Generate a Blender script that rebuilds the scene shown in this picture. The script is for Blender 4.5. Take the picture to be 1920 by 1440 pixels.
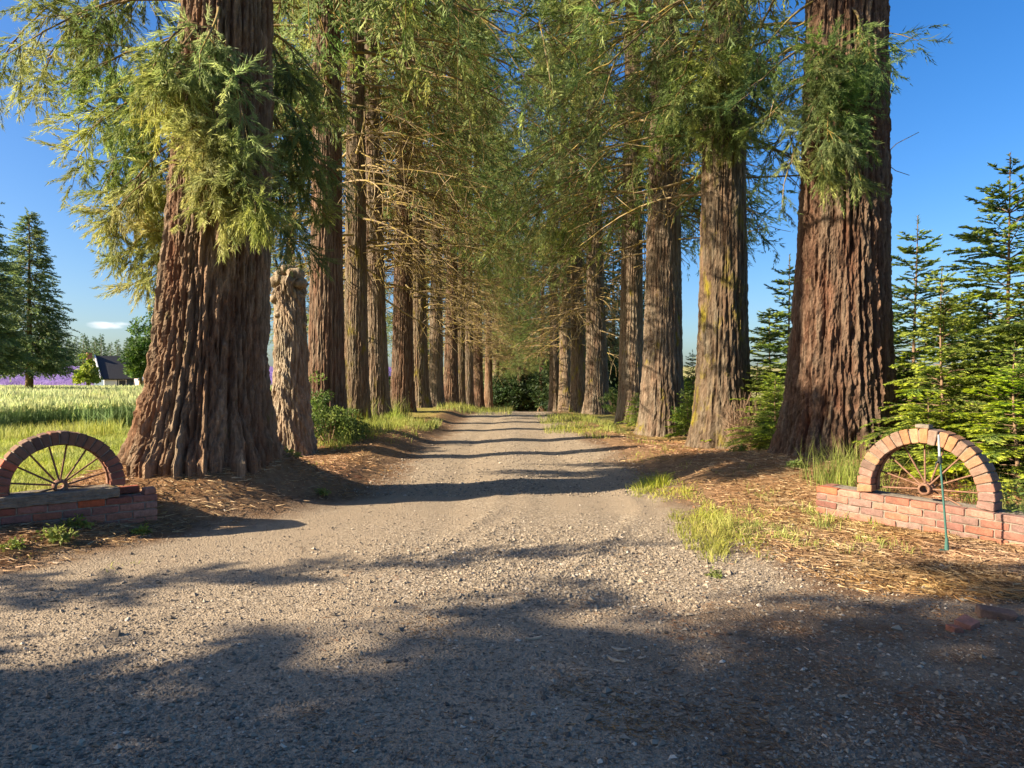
import bpy, bmesh, math, random
import numpy as np
from mathutils import Vector, Matrix

random.seed(7)
RNG = np.random.default_rng(7)
S = bpy.context.scene
COL = S.collection
R = math.radians
for o in list(bpy.data.objects):
    bpy.data.objects.remove(o)

# ---------------------------------------------------------------- camera, sky, sun, exposure
CAM_H, FPX, HOR = 1.35, 1280.0, 715.0
cam = bpy.data.cameras.new('camera'); cam_o = bpy.data.objects.new('camera', cam); COL.objects.link(cam_o)
cam.sensor_width = 36.0; cam.lens = 24.0; cam.clip_start = 0.05; cam.clip_end = 6000
cam.shift_y = -(720 - HOR) / 1920
cam_o.location = (0, 0, CAM_H); cam_o.rotation_euler = (R(90), 0, 0)
S.camera = cam_o

SUN_EL = R(26); SUN_DIR = Vector((-0.955, -0.295, 0)).normalized()
W = bpy.data.worlds.new('World'); S.world = W; W.use_nodes = True
wn, wl = W.node_tree.nodes, W.node_tree.links
wn.clear()
sky = wn.new('ShaderNodeTexSky'); sky.sky_type = 'NISHITA'; sky.sun_disc = False
sky.sun_elevation = SUN_EL; sky.sun_rotation = math.atan2(SUN_DIR.x, SUN_DIR.y)
sky.air_density = 1.0; sky.dust_density = 2.1; sky.ozone_density = 4.0; sky.altitude = 100
bg = wn.new('ShaderNodeBackground'); bg.inputs[1].default_value = 0.076
wo = wn.new('ShaderNodeOutputWorld')
# small fair-weather clouds low over the horizon: noise on the view direction
tc = wn.new('ShaderNodeTexCoord')
sep = wn.new('ShaderNodeSeparateXYZ'); wl.new(tc.outputs['Generated'], sep.inputs[0])
mp = wn.new('ShaderNodeMapping'); mp.inputs['Scale'].default_value = (9.0, 9.0, 34.0); mp.inputs['Location'].default_value = (0.6, 0.2, 0.35)
wl.new(tc.outputs['Generated'], mp.inputs[0])
nz = wn.new('ShaderNodeTexNoise'); nz.inputs['Scale'].default_value = 1.0; nz.inputs['Detail'].default_value = 6; nz.inputs['Roughness'].default_value = 0.55
wl.new(mp.outputs[0], nz.inputs['Vector'])
band = wn.new('ShaderNodeMapRange'); band.inputs['From Min'].default_value = 0.10; band.inputs['From Max'].default_value = 0.02
band.inputs['To Min'].default_value = 0.0; band.inputs['To Max'].default_value = 0.16
wl.new(sep.outputs['Z'], band.inputs['Value'])
addn = wn.new('ShaderNodeMath'); addn.operation = 'ADD'; wl.new(nz.outputs['Fac'], addn.inputs[0]); wl.new(band.outputs[0], addn.inputs[1])
# the one little puff left of the big tree
cdir = Vector(((205 - 960) / FPX, 1, (HOR - 609) / FPX)).normalized()
dist = wn.new('ShaderNodeVectorMath'); dist.operation = 'SUBTRACT'; wl.new(tc.outputs['Generated'], dist.inputs[0]); dist.inputs[1].default_value = cdir
dsc = wn.new('ShaderNodeVectorMath'); dsc.operation = 'MULTIPLY'; wl.new(dist.outputs[0], dsc.inputs[0]); dsc.inputs[1].default_value = (34, 34, 150)
dl = wn.new('ShaderNodeVectorMath'); dl.operation = 'LENGTH'; wl.new(dsc.outputs[0], dl.inputs[0])
puff = wn.new('ShaderNodeMapRange'); puff.inputs['From Min'].default_value = 1.3; puff.inputs['From Max'].default_value = 0.2
puff.inputs['To Min'].default_value = 0.0; puff.inputs['To Max'].default_value = 0.75
wl.new(dl.outputs['Value'], puff.inputs['Value'])
mp2 = wn.new('ShaderNodeMapping'); mp2.inputs['Scale'].default_value = (55, 55, 150); wl.new(tc.outputs['Generated'], mp2.inputs[0])
nz2 = wn.new('ShaderNodeTexNoise'); nz2.inputs['Scale'].default_value = 1.0; nz2.inputs['Detail'].default_value = 7; wl.new(mp2.outputs[0], nz2.inputs['Vector'])
pm = wn.new('ShaderNodeMath'); pm.operation = 'MULTIPLY'; wl.new(puff.outputs[0], pm.inputs[0]); wl.new(nz2.outputs['Fac'], pm.inputs[1])
add2 = wn.new('ShaderNodeMath'); add2.operation = 'ADD'; wl.new(addn.outputs[0], add2.inputs[0]); wl.new(pm.outputs[0], add2.inputs[1])
cfac = wn.new('ShaderNodeMapRange'); cfac.inputs['From Min'].default_value = 0.72; cfac.inputs['From Max'].default_value = 1.04
cfac.inputs['To Max'].default_value = 0.85
wl.new(add2.outputs[0], cfac.inputs['Value'])
cmix = wn.new('ShaderNodeMix'); cmix.data_type = 'RGBA'
wl.new(cfac.outputs[0], cmix.inputs[0]); sat = wn.new('ShaderNodeHueSaturation'); sat.inputs['Saturation'].default_value = 1.3; sat.inputs['Hue'].default_value = 0.507; wl.new(sky.outputs[0], sat.inputs['Color'])
wl.new(sat.outputs[0], cmix.inputs[6]); cmix.inputs[7].default_value = (6.3, 6.4, 6.7, 1)
wl.new(cmix.outputs[2], bg.inputs[0]); wl.new(bg.outputs[0], wo.inputs[0])

sun = bpy.data.lights.new('sun', 'SUN'); sun.energy = 5.0; sun.angle = R(0.55); sun.color = (1.0, 0.86, 0.66)
sun_o = bpy.data.objects.new('sun', sun); COL.objects.link(sun_o)
to_sun = Vector((SUN_DIR.x * math.cos(SUN_EL), SUN_DIR.y * math.cos(SUN_EL), math.sin(SUN_EL)))
sun_o.rotation_euler = to_sun.to_track_quat('Z', 'Y').to_euler()
S.view_settings.view_transform = 'Standard'; S.view_settings.look = 'None'
S.view_settings.exposure = 1.55; S.view_settings.gamma = 1.0; S.view_settings.use_curve_mapping = False
S.render.engine = 'CYCLES'
S.cycles.max_bounces = 6; S.cycles.diffuse_bounces = 3; S.cycles.transmission_bounces = 3; S.cycles.glossy_bounces = 2
S.cycles.use_denoising = True
S.cycles.caustics_reflective = False; S.cycles.caustics_refractive = False

# ---------------------------------------------------------------- helpers
def P(px, py, Y):
    """photo pixel + distance along the view axis -> world point"""
    return np.array([(px - 960) / FPX * Y, Y, CAM_H + (HOR - py) / FPX * Y])

def sstep(a, b, x):
    t = np.clip((x - a) / (b - a), 0, 1)
    return t * t * (3 - 2 * t)

def _hash(ix, iy, seed):
    ix = np.asarray(ix).astype(np.int64).astype(np.uint64); iy = np.asarray(iy).astype(np.int64).astype(np.uint64)
    h = (ix * np.uint64(374761393) + iy * np.uint64(668265263) + np.uint64(seed * 2246822519 % (2 ** 31))) & np.uint64(0xffffffff)
    h = ((h ^ (h >> np.uint64(13))) * np.uint64(1274126177)) & np.uint64(0xffffffff)
    h = ((h ^ (h >> np.uint64(16))) * np.uint64(2654435761)) & np.uint64(0xffffffff)
    return ((h ^ (h >> np.uint64(15))) & np.uint64(0xffffff)).astype(np.float64) / float(0xffffff)

def vnoise(x, y, seed=0):
    x = np.asarray(x, float); y = np.asarray(y, float)
    ix, iy = np.floor(x), np.floor(y); fx, fy = x - ix, y - iy
    fx = fx * fx * (3 - 2 * fx); fy = fy * fy * (3 - 2 * fy)
    a = _hash(ix, iy, seed); b = _hash(ix + 1, iy, seed); c = _hash(ix, iy + 1, seed); d = _hash(ix + 1, iy + 1, seed)
    return (a * (1 - fx) + b * fx) * (1 - fy) + (c * (1 - fx) + d * fx) * fy

def fbm(x, y, seed=0, oct=4):
    s, a, t = 0, 1, 0
    for k in range(oct):
        s = s + a * vnoise(x * 2 ** k, y * 2 ** k, seed + 17 * k); t += a; a *= .5
    return s / t - 0.5

def worley(u, v, nu_cells, seed):
    """F1, F2 on a grid that wraps after nu_cells in u"""
    iu, iv = np.floor(u), np.floor(v)
    f1 = np.full(u.shape, 9.0); f2 = np.full(u.shape, 9.0)
    for du in (-1, 0, 1):
        for dv in (-1, 0, 1):
            cu, cv = iu + du, iv + dv
            cw = np.mod(cu, nu_cells)
            pu = cu + .5 + (_hash(cw, cv, seed) - .5) * .9; pv = cv + .5 + (_hash(cw, cv, seed + 5) - .5) * .9
            d = np.hypot(u - pu, v - pv)
            m = d < f1
            f2 = np.where(m, f1, np.minimum(f2, d)); f1 = np.where(m, d, f1)
    return f1, f2

def mesh_np(name, verts, faces, attrs=None, smooth=False):
    """faces: (n,k) index array with constant k"""
    me = bpy.data.meshes.new(name)
    verts = np.ascontiguousarray(verts, dtype=np.float32); faces = np.ascontiguousarray(faces, dtype=np.int32)
    n, k = faces.shape
    me.vertices.add(len(verts)); me.vertices.foreach_set('co', verts.ravel())
    me.loops.add(n * k); me.loops.foreach_set('vertex_index', faces.ravel())
    me.polygons.add(n); me.polygons.foreach_set('loop_start', np.arange(0, n * k, k, dtype=np.int32))
    for nm, val in (attrs or {}).items():
        a = me.attributes.new(nm, 'FLOAT', 'POINT'); a.data.foreach_set('value', np.ascontiguousarray(val, dtype=np.float32))
    me.update(calc_edges=True)
    me.polygons.foreach_set('use_smooth', np.full(n, smooth, dtype=bool))
    return me

def link(name, me, mat=None, parent=None, loc=None, rz=None, sc=None):
    o = bpy.data.objects.new(name, me); COL.objects.link(o)
    if mat is not None and me is not None and len(me.materials) == 0:
        me.materials.append(mat)
    if parent is not None: o.parent = parent
    if loc is not None: o.location = loc
    if rz is not None: o.rotation_euler = (0, 0, rz)
    if sc is not None: o.scale = sc if hasattr(sc, '__len__') else (sc, sc, sc)
    return o

def tag(o, label=None, cat=None, group=None, kind=None):
    if label: o['label'] = label
    if cat: o['category'] = cat
    if group: o['group'] = group
    if kind: o['kind'] = kind
    return o

def thing(name, label, cat, loc=(0, 0, 0), rz=0, group=None, sc=None):
    return tag(link(name, None, loc=loc, rz=rz, sc=sc), label, cat, group)

def nrm(a):
    return a / np.maximum(np.linalg.norm(a, axis=-1, keepdims=True), 1e-9)

class Tris:
    def __init__(s): s.v, s.f, s.t, s.n = [], [], [], 0
    def add(s, v, f, t):
        s.v.append(v); s.f.append(f + s.n); s.t.append(t); s.n += len(v)
    def mesh(s, name, smooth=False):
        return mesh_np(name, np.concatenate(s.v), np.concatenate(s.f), {'tint': np.concatenate(s.t)}, smooth)

def strands(acc, p, d, ln, w, tint):
    """one tapered triangle per strand"""
    n = len(p); d = nrm(d)
    r = RNG.normal(size=(n, 3)); side = nrm(np.cross(d, r)) * (np.asarray(w) * .5).reshape(-1, 1)
    ln = np.asarray(ln).reshape(-1, 1)
    v = np.empty((n, 3, 3)); v[:, 0] = p - side; v[:, 1] = p + side; v[:, 2] = p + d * ln
    acc.add(v.reshape(-1, 3), np.arange(3 * n).reshape(-1, 3), np.repeat(np.broadcast_to(tint, (n,)), 3))

def leaves(acc, p, d, ln, w, tint, up=None):
    """diamond leaves: two triangles each"""
    n = len(p); d = nrm(d)
    r = RNG.normal(size=(n, 3)) if up is None else up + RNG.normal(size=(n, 3)) * .35
    side = nrm(np.cross(d, r)) * (np.asarray(w) * .5).reshape(-1, 1); ln = np.asarray(ln).reshape(-1, 1)
    v = np.empty((n, 4, 3)); v[:, 0] = p; v[:, 1] = p + d * ln * .45 + side; v[:, 2] = p + d * ln; v[:, 3] = p + d * ln * .45 - side
    i = np.arange(n) * 4
    f = np.concatenate([np.stack([i, i + 1, i + 2], 1), np.stack([i, i + 2, i + 3], 1)])
    acc.add(v.reshape(-1, 3), f, np.repeat(np.broadcast_to(tint, (n,)), 4))

def blades(acc, p, h, w, lean, tint):
    """bent grass blades: three triangles each"""
    n = len(p); a = RNG.uniform(0, 2 * np.pi, n)
    ld = np.stack([np.cos(a), np.sin(a), np.zeros(n)], 1); side = np.stack([-np.sin(a), np.cos(a), np.zeros(n)], 1)
    th = RNG.uniform(0, np.pi, n); side = side * np.cos(th)[:, None] + ld * np.sin(th)[:, None]
    side = side * (np.asarray(w) * .5).reshape(-1, 1)
    h = np.asarray(h).reshape(-1, 1); lean = np.asarray(lean).reshape(-1, 1); z = np.array([0, 0, 1.0])
    m = p + z * h * .55 + ld * lean * h * .3; t = p + z * h * np.sqrt(np.maximum(1 - lean ** 2 * .6, .1)) + ld * lean * h
    v = np.empty((n, 5, 3)); v[:, 0] = p - side; v[:, 1] = p + side; v[:, 2] = m + side * .7; v[:, 3] = m - side * .7; v[:, 4] = t
    i = np.arange(n) * 5
    f = np.concatenate([np.stack([i, i + 1, i + 2], 1), np.stack([i, i + 2, i + 3], 1), np.stack([i + 3, i + 2, i + 4], 1)])
    acc.add(v.reshape(-1, 3), f, np.repeat(np.broadcast_to(tint, (n,)), 5))

def tube(acc, pts, r0, r1, k=5, tint=0.5):
    pts = np.asarray(pts, float); n = len(pts)
    t = nrm(np.gradient(pts, axis=0)); ref = np.array([0.31, 0.17, 0.93]) if abs(t[0, 2]) < .9 else np.array([1.0, .1, 0])
    a = nrm(np.cross(t, ref)); b = np.cross(t, a)
    r = np.linspace(r0, r1, n)[:, None, None]; th = np.arange(k) * 2 * np.pi / k
    ring = a[:, None] * np.cos(th)[None, :, None] + b[:, None] * np.sin(th)[None, :, None]
    v = (pts[:, None] + ring * r).reshape(-1, 3)
    i, j = np.meshgrid(np.arange(n - 1), np.arange(k), indexing='ij'); i = i.ravel(); j = j.ravel(); j2 = (j + 1) % k
    q0, q1, q2, q3 = i * k + j, i * k + j2, (i + 1) * k + j2, (i + 1) * k + j
    acc.add(v, np.concatenate([np.stack([q0, q1, q2], 1), np.stack([q0, q2, q3], 1)]), np.full(len(v), tint))

def box_bm(bm, x0, x1, y0, y1, z0, z1):
    vs = [bm.verts.new((x, y, z)) for z in (z0, z1) for y in (y0, y1) for x in (x0, x1)]
    for q in ((0, 2, 3, 1), (4, 5, 7, 6), (0, 1, 5, 4), (1, 3, 7, 5), (3, 2, 6, 7), (2, 0, 4, 6)):
        bm.faces.new([vs[i] for i in q])
    return vs

def bm_mesh(name, bm, smooth=False):
    bmesh.ops.recalc_face_normals(bm, faces=bm.faces[:])
    me = bpy.data.meshes.new(name); bm.to_mesh(me); bm.free()
    if smooth: me.polygons.foreach_set('use_smooth', np.ones(len(me.polygons), dtype=bool))
    return me

# ---------------------------------------------------------------- materials
class N:
    def __init__(s, name, rough=.85, spec=.25):
        s.m = bpy.data.materials.new(name); s.m.use_nodes = True; s.t = s.m.node_tree; s.t.nodes.clear()
        s.out = s.new('ShaderNodeOutputMaterial'); s.b = s.new('ShaderNodeBsdfPrincipled')
        s.b.inputs['Roughness'].default_value = rough; s.b.inputs['Specular IOR Level'].default_value = spec
        s.l(s.b.outputs[0], s.out.inputs[0])
    def new(s, k): return s.t.nodes.new(k)
    def l(s, a, b): s.t.links.new(a, b)
    def coord(s, scale=(1, 1, 1), kind='Object'):
        c = s.new('ShaderNodeTexCoord'); m = s.new('ShaderNodeMapping'); m.inputs['Scale'].default_value = scale
        s.l(c.outputs[kind], m.inputs[0]); return m.outputs[0]
    def pos(s, scale=(1, 1, 1)):
        c = s.new('ShaderNodeNewGeometry'); m = s.new('ShaderNodeMapping'); m.inputs['Scale'].default_value = scale
        s.l(c.outputs['Position'], m.inputs[0]); return m.outputs[0]
    def noise(s, vec, scale, detail=5, rough=.6):
        n = s.new('ShaderNodeTexNoise'); n.inputs['Scale'].default_value = scale; n.inputs['Detail'].default_value = detail
        n.inputs['Roughness'].default_value = rough; s.l(vec, n.inputs['Vector']); return n.outputs['Fac']
    def vor(s, vec, scale, feat='F1', out='Distance', rnd=1.0):
        n = s.new('ShaderNodeTexVoronoi'); n.feature = feat; n.inputs['Scale'].default_value = scale
        n.inputs['Randomness'].default_value = rnd; s.l(vec, n.inputs['Vector']); return n.outputs[out]
    def attr(s, nm):
        a = s.new('ShaderNodeAttribute'); a.attribute_name = nm; return a.outputs['Fac']
    def rand(s): return s.new('ShaderNodeObjectInfo').outputs['Random']
    def rng(s, v, a, b, c=0., d=1.):
        m = s.new('ShaderNodeMapRange'); s.l(v, m.inputs['Value'])
        for k, x in zip(('From Min', 'From Max', 'To Min', 'To Max'), (a, b, c, d)): m.inputs[k].default_value = x
        return m.outputs[0]
    def math(s, op, a, b):
        m = s.new('ShaderNodeMath'); m.operation = op
        for i, x in enumerate((a, b)):
            if isinstance(x, (int, float)): m.inputs[i].default_value = x
            else: s.l(x, m.inputs[i])
        return m.outputs[0]
    def ramp(s, v, stops):
        r = s.new('ShaderNodeValToRGB'); s.l(v, r.inputs[0]); e = r.color_ramp.elements
        while len(e) < len(stops): e.new(0.5)
        for i, (p, c) in enumerate(stops): e[i].position = p; e[i].color = (*c, 1)
        return r.outputs[0]
    def mix(s, f, a, b, mode='MIX'):
        m = s.new('ShaderNodeMix'); m.data_type = 'RGBA'; m.blend_type = mode
        for i, x in ((0, f), (6, a), (7, b)):
            if isinstance(x, (int, float)): m.inputs[i].default_value = x
            elif isinstance(x, tuple): m.inputs[i].default_value = (*x, 1)
            else: s.l(x, m.inputs[i])
        return m.outputs[2]
    def hsv(s, c, h=None, sat=None, v=None):
        n = s.new('ShaderNodeHueSaturation'); s.l(c, n.inputs['Color'])
        for k, x in (('Hue', h), ('Saturation', sat), ('Value', v)):
            if x is None: continue
            if isinstance(x, (int, float)): n.inputs[k].default_value = x
            else: s.l(x, n.inputs[k])
        return n.outputs[0]
    def color(s, c):
        if isinstance(c, tuple): s.b.inputs['Base Color'].default_value = (*c, 1)
        else: s.l(c, s.b.inputs['Base Color'])
        return s
    def bump(s, h, dist=.01, strength=1.0):
        b = s.new('ShaderNodeBump'); b.inputs['Distance'].default_value = dist; b.inputs['Strength'].default_value = strength
        s.l(h, b.inputs['Height'])
        if s.b.inputs['Normal'].links: s.l(s.b.inputs['Normal'].links[0].from_socket, b.inputs['Normal'])
        s.l(b.outputs[0], s.b.inputs['Normal']); return s
    def translucent(s, c, fac):
        t = s.new('ShaderNodeBsdfTranslucent'); s.l(c, t.inputs[0]); m = s.new('ShaderNodeMixShader'); m.inputs[0].default_value = fac
        s.l(s.b.outputs[0], m.inputs[1]); s.l(t.outputs[0], m.inputs[2]); s.l(m.outputs[0], s.out.inputs[0]); return s

def leaf_mat(name, dark, mid, light, trans=.35, objvar=.06):
    n = N(name, .6, .3)
    c = n.ramp(n.attr('tint'), [(0, dark), (.5, mid), (1, light)])
    v = n.rng(n.noise(n.pos(), 1.1, 4), .3, .7, .62, 1.35)
    c = n.hsv(c, n.rng(n.noise(n.pos(), .5, 3), .3, .7, .5 - objvar * .35, .5 + objvar * .35), n.rng(n.noise(n.pos(), .9, 3), .3, .7, 1.12, .82), v)
    n.color(c); n.translucent(c, trans); return n.m

M = {}
M['sequoia_leaf'] = leaf_mat('sequoia_foliage', (.060, .098, .028), (.20, .265, .075), (.48, .53, .15), .5, .14)
M['fir_leaf'] = leaf_mat('fir_needles', (.04, .085, .02), (.16, .245, .038), (.50, .58, .07), .5)
M['spruce_leaf'] = leaf_mat('spruce_needles', (.06, .11, .055), (.16, .24, .10), (.36, .40, .13), .45)
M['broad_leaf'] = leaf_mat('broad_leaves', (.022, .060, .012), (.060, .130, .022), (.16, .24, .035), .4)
M['lime_leaf'] = leaf_mat('lime_leaves', (.10, .16, .012), (.25, .32, .022), (.42, .46, .04), .4)
M['shrub_leaf'] = leaf_mat('shrub_leaves', (.040, .080, .015), (.12, .18, .03), (.30, .34, .06), .4)
M['grass'] = leaf_mat('grass_blades', (.12, .17, .025), (.28, .33, .05), (.52, .50, .12), .45)
M['wheat'] = leaf_mat('wheat_stalks', (.20, .30, .135), (.30, .38, .15), (.56, .55, .25), .6)
M['straw'] = leaf_mat('straw_litter', (.13, .06, .024), (.30, .165, .072), (.54, .37, .19), .1)
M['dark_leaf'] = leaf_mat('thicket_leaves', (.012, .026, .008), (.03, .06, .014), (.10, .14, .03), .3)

def bark_mat(name, furrow, ridge, moss=0.0, mosscol=(.20, .16, .02)):
    n = N(name, .95, .12)
    rg = n.attr('ridge'); o = n.coord((1, 1, .22))
    fine = n.noise(o, 28, 6, .7); mid = n.noise(o, 5, 4)
    c = n.ramp(rg, [(0, furrow), (.45, tuple(.6 * a + .4 * b for a, b in zip(furrow, ridge))), (1, ridge)])
    c = n.hsv(c, n.rng(mid, .3, .7, .485, .515), n.rng(mid, .25, .75, 1.2, .75), n.rng(fine, .25, .75, .62, 1.4))
    c = n.hsv(c, None, None, n.rng(n.noise(n.coord((1, 1, .07)), 34, 5, .7), .35, .65, .6, 1.3))
    c = n.mix(n.rng(n.noise(n.coord((1, 1, .3)), 1.7, 4, .6), .5, .68, 0, .55), c, tuple(a * .9 for a in furrow))
    c = n.hsv(c, None, None, n.rng(n.rand(), 0, 1, .82, 1.12))
    if moss:
        mm = n.noise(n.coord((1, 1, .5)), 2.6, 7, .7)
        c = n.mix(n.rng(mm, .66 - moss * .2, .74 - moss * .12), c, mosscol)
    n.color(c)
    n.bump(n.noise(o, 60, 7, .8), .02, 1.0); n.bump(n.noise(n.coord((1, 1, .35)), 20, 6, .75), .03, .8)
    return n.m
M['bark_red'] = bark_mat('bark_reddish', (.125, .056, .029), (.36, .25, .155), .2, (.15, .14, .05))
M['bark_dark'] = bark_mat('bark_dark_brown', (.085, .037, .021), (.225, .15, .097), .15, (.15, .13, .05))
M['bark_mossy'] = bark_mat('bark_mossy', (.095, .058, .033), (.235, .175, .115), .6)
M['bark_grey'] = bark_mat('bark_grey_brown', (.095, .06, .038), (.25, .19, .13), .35)
M['bark_snag'] = bark_mat('bark_snag', (.19, .13, .08), (.42, .33, .23), .3, (.17, .16, .06))

M['burl_pale'] = bark_mat('burl_pale_wood', (.20, .13, .075), (.55, .43, .29), .2, (.30, .22, .06))
n = N('branch_wood', .9, .15); t = n.attr('tint')
n.color(n.mix(n.rng(n.noise(n.coord(), 5, 4), .42, .62), n.ramp(t, [(0, (.06, .042, .03)), (.5, (.17, .12, .078)), (1, (.36, .27, .16))]), (.27, .20, .05)))
M['branch'] = n.m
n = N('twig_wood', .9, .15); n.color(n.ramp(n.attr('tint'), [(0, (.12, .07, .04)), (1, (.36, .24, .15))])); M['twig'] = n.m

# ground: pine duff, dirt and grass by place; road: gravel
n = N('ground', .98, .1)
p2 = n.pos()
duff = n.ramp(n.noise(p2, 9, 8, .7), [(.25, (.13, .066, .03)), (.5, (.27, .148, .068)), (.75, (.43, .27, .14))])
field = n.ramp(n.noise(p2, 1.3, 6, .65), [(.3, (.15, .19, .03)), (.7, (.33, .34, .07))])
far = n.ramp(n.noise(n.pos((.02, .06, 1)), 2, 4), [(.3, (.18, .20, .055)), (.7, (.38, .31, .14))])
c = n.mix(n.attr('grassy'), duff, field); c = n.mix(n.attr('far'), c, far)
c = n.mix(n.attr('dirt'), c, n.ramp(n.noise(p2, 14, 7, .7), [(.3, (.15, .085, .048)), (.7, (.29, .195, .115))]))
n.color(c); n.bump(n.noise(p2, 30, 7, .75), .03, .8); n.bump(n.noise(p2, 110, 5, .7), .008, .7)
M['ground'] = n.m
n = N('gravel_road', .95, .2)
p2 = n.pos()
peb = n.vor(p2, 62, out='Color'); sp = n.new('ShaderNodeSeparateColor'); n.l(peb, sp.inputs[0])
d1 = n.vor(p2, 62); d2 = n.vor(p2, 135)
grav = n.ramp(sp.outputs[0], [(0, (.17, .13, .09)), (.5, (.31, .243, .168)), (.85, (.40, .32, .225)), (1, (.52, .44, .34))])
sand = n.ramp(n.noise(p2, 60, 6, .7), [(.25, (.26, .195, .128)), (.75, (.41, .325, .228))])
lar = n.math('ADD', n.math('MULTIPLY', n.noise(p2, .9, 5, .6), .6), n.math('MULTIPLY', n.noise(n.pos((1, .10, 1)), 4.2, 5, .65), .4))
c = n.mix(n.rng(n.math('ADD', lar, n.math('MULTIPLY', n.attr('loose'), .35)), .43, .67), sand, grav)
c = n.mix(n.rng(n.math('ADD', n.noise(p2, 1.7, 6, .7), n.attr('dirt')), .62, 1.05), c, n.ramp(n.noise(p2, 16, 7, .75), [(.3, (.10, .055, .03)), (.7, (.25, .155, .085))]))
n.color(c)
n.bump(n.rng(d1, 0, .55, 1, 0), .010, .9); n.bump(n.rng(d2, 0, .55, 1, 0), .005, .8); n.bump(n.noise(p2, 22, 5, .7), .02, .5)
M['road'] = n.m
n = N('gravel_stone', .9, .25)
n.color(n.ramp(n.attr('tint'), [(0, (.095, .08, .065)), (.35, (.21, .17, .125)), (.75, (.34, .275, .195)), (1, (.54, .46, .36))])); M['stone'] = n.m

def brick_mat(name, cols, soil=.5):
    n = N(name, .92, .15); o = n.coord()
    c = n.ramp(n.rand(), [(i / max(len(cols) - 1, 1), x) for i, x in enumerate(cols)])
    r2_ = n.math('FRACT', n.math('MULTIPLY', n.rand(), 37.7), 0)
    c = n.hsv(c, None, n.rng(r2_, 0, 1, .7, 1.05), n.rng(r2_, 0, 1, .68, 1.18))
    c = n.hsv(c, None, None, n.rng(n.noise(o, 26, 7, .75), .25, .75, .62, 1.35))
    w = n.rng(n.noise(n.pos(), 7, 7, .75), .44, .68, 0, soil * 1.2)
    c = n.mix(w, c, (.10, .075, .055))
    c = n.mix(n.rng(n.noise(n.pos(), 17, 6, .75), .66, .76, 0, .6), c, (.42, .36, .30))
    n.color(c); n.bump(n.noise(o, 90, 6, .75), .004, 1.0); n.bump(n.noise(o, 22, 4, .6), .006, .7)
    return n.m
M['brick_red'] = brick_mat('brick_red', [(.27, .07, .036), (.38, .10, .05), (.43, .14, .07), (.31, .085, .046), (.36, .16, .095)])
M['brick_pink'] = brick_mat('brick_salmon', [(.30, .115, .07), (.37, .165, .105), (.32, .14, .095), (.40, .21, .145), (.25, .09, .058)], .55)
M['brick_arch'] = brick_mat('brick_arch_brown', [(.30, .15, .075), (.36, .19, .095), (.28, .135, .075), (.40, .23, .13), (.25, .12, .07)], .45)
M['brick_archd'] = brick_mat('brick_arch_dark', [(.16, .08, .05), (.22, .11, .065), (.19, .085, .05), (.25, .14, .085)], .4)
n = N('mortar', .97, .1); n.color(n.ramp(n.noise(n.pos(), 18, 6, .7), [(.3, (.13, .105, .08)), (.7, (.33, .28, .22))])); n.bump(n.noise(n.pos(), 60, 6), .006); M['mortar'] = n.m
n = N('weathered_concrete', .95, .15)
c = n.ramp(n.noise(n.pos(), 12, 7, .75), [(.3, (.12, .10, .075)), (.6, (.26, .22, .165)), (.8, (.36, .32, .25))])
n.color(n.mix(n.rng(n.noise(n.pos(), 5, 5), .58, .66), c, (.36, .21, .035))); n.bump(n.noise(n.pos(), 70, 6, .7), .006); M['concrete'] = n.m
n = N('rusty_iron', .75, .35); n.b.inputs['Metallic'].default_value = .35
n.color(n.ramp(n.noise(n.pos(), 40, 6, .7), [(.3, (.13, .065, .04)), (.7, (.34, .19, .12))])); n.bump(n.noise(n.pos(), 150, 4), .002); M['rust'] = n.m
def plain(name, c, rough=.8, var=.15, scale=20, spec=.3):
    n = N(name, rough, spec); v = n.rng(n.noise(n.coord(), scale, 5), .25, .75, 1 - var, 1 + var)
    r = n.new('ShaderNodeRGB'); r.outputs[0].default_value = (*c, 1); n.color(n.hsv(r.outputs[0], None, None, v)); M[name] = n.m; return n.m
plain('stake_green', (.05, .13, .105), .45); plain('stake_clear', (.36, .40, .40), .25, .1, 60, .5); plain('stake_black', (.03, .035, .035), .5)
plain('white_paint', (.72, .70, .68), .6, .06); plain('slate_roof', (.036, .036, .041), .9, .2, 6); plain('grey_roof', (.33, .32, .33), .8, .12, 8)
plain('blue_siding', (.07, .10, .13), .7, .1, 4); plain('glass_dark', (.03, .035, .045), .1, .05, 4, .6); plain('house_brick', (.24, .11, .07), .9, .3, 30)
plain('chip_wood', (.46, .36, .25), .85, .25, 40)
plain('pale_pink_door', (.60, .47, .42), .7, .08); plain('needle_rust', (.34, .14, .045), .9, .3, 30)
n = N('lavender', .9, .15)
n.color(n.ramp(n.noise(n.pos((.35, .10, 1)), 1.2, 6, .7), [(.25, (.085, .055, .15)), (.55, (.175, .115, .29)), (.8, (.29, .22, .42))])); n.bump(n.noise(n.pos(), 3, 5), .2); M['lavender'] = n.m

# ---------------------------------------------------------------- terrain
ROAD_X = 0.05
def road_half(y, x):
    left = 1.85 + 1.75 * sstep(8.4, 4.7, y) + 14 * sstep(4.9, 3.2, y) ** 1.4
    right = 1.85 + .35 * sstep(6, 4.4, y) + 14 * sstep(4.5, 3.1, y) ** 1.5
    return np.where(x < ROAD_X, left, right)

LW = dict(c=(-3.84, 5.80), d=(math.cos(R(42)), math.sin(R(42))), top=.335)       # left wall
RW = dict(c=(3.63, 6.00), d=(math.cos(R(-50)), math.sin(R(-50))), top=.312)      # right wall

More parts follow.
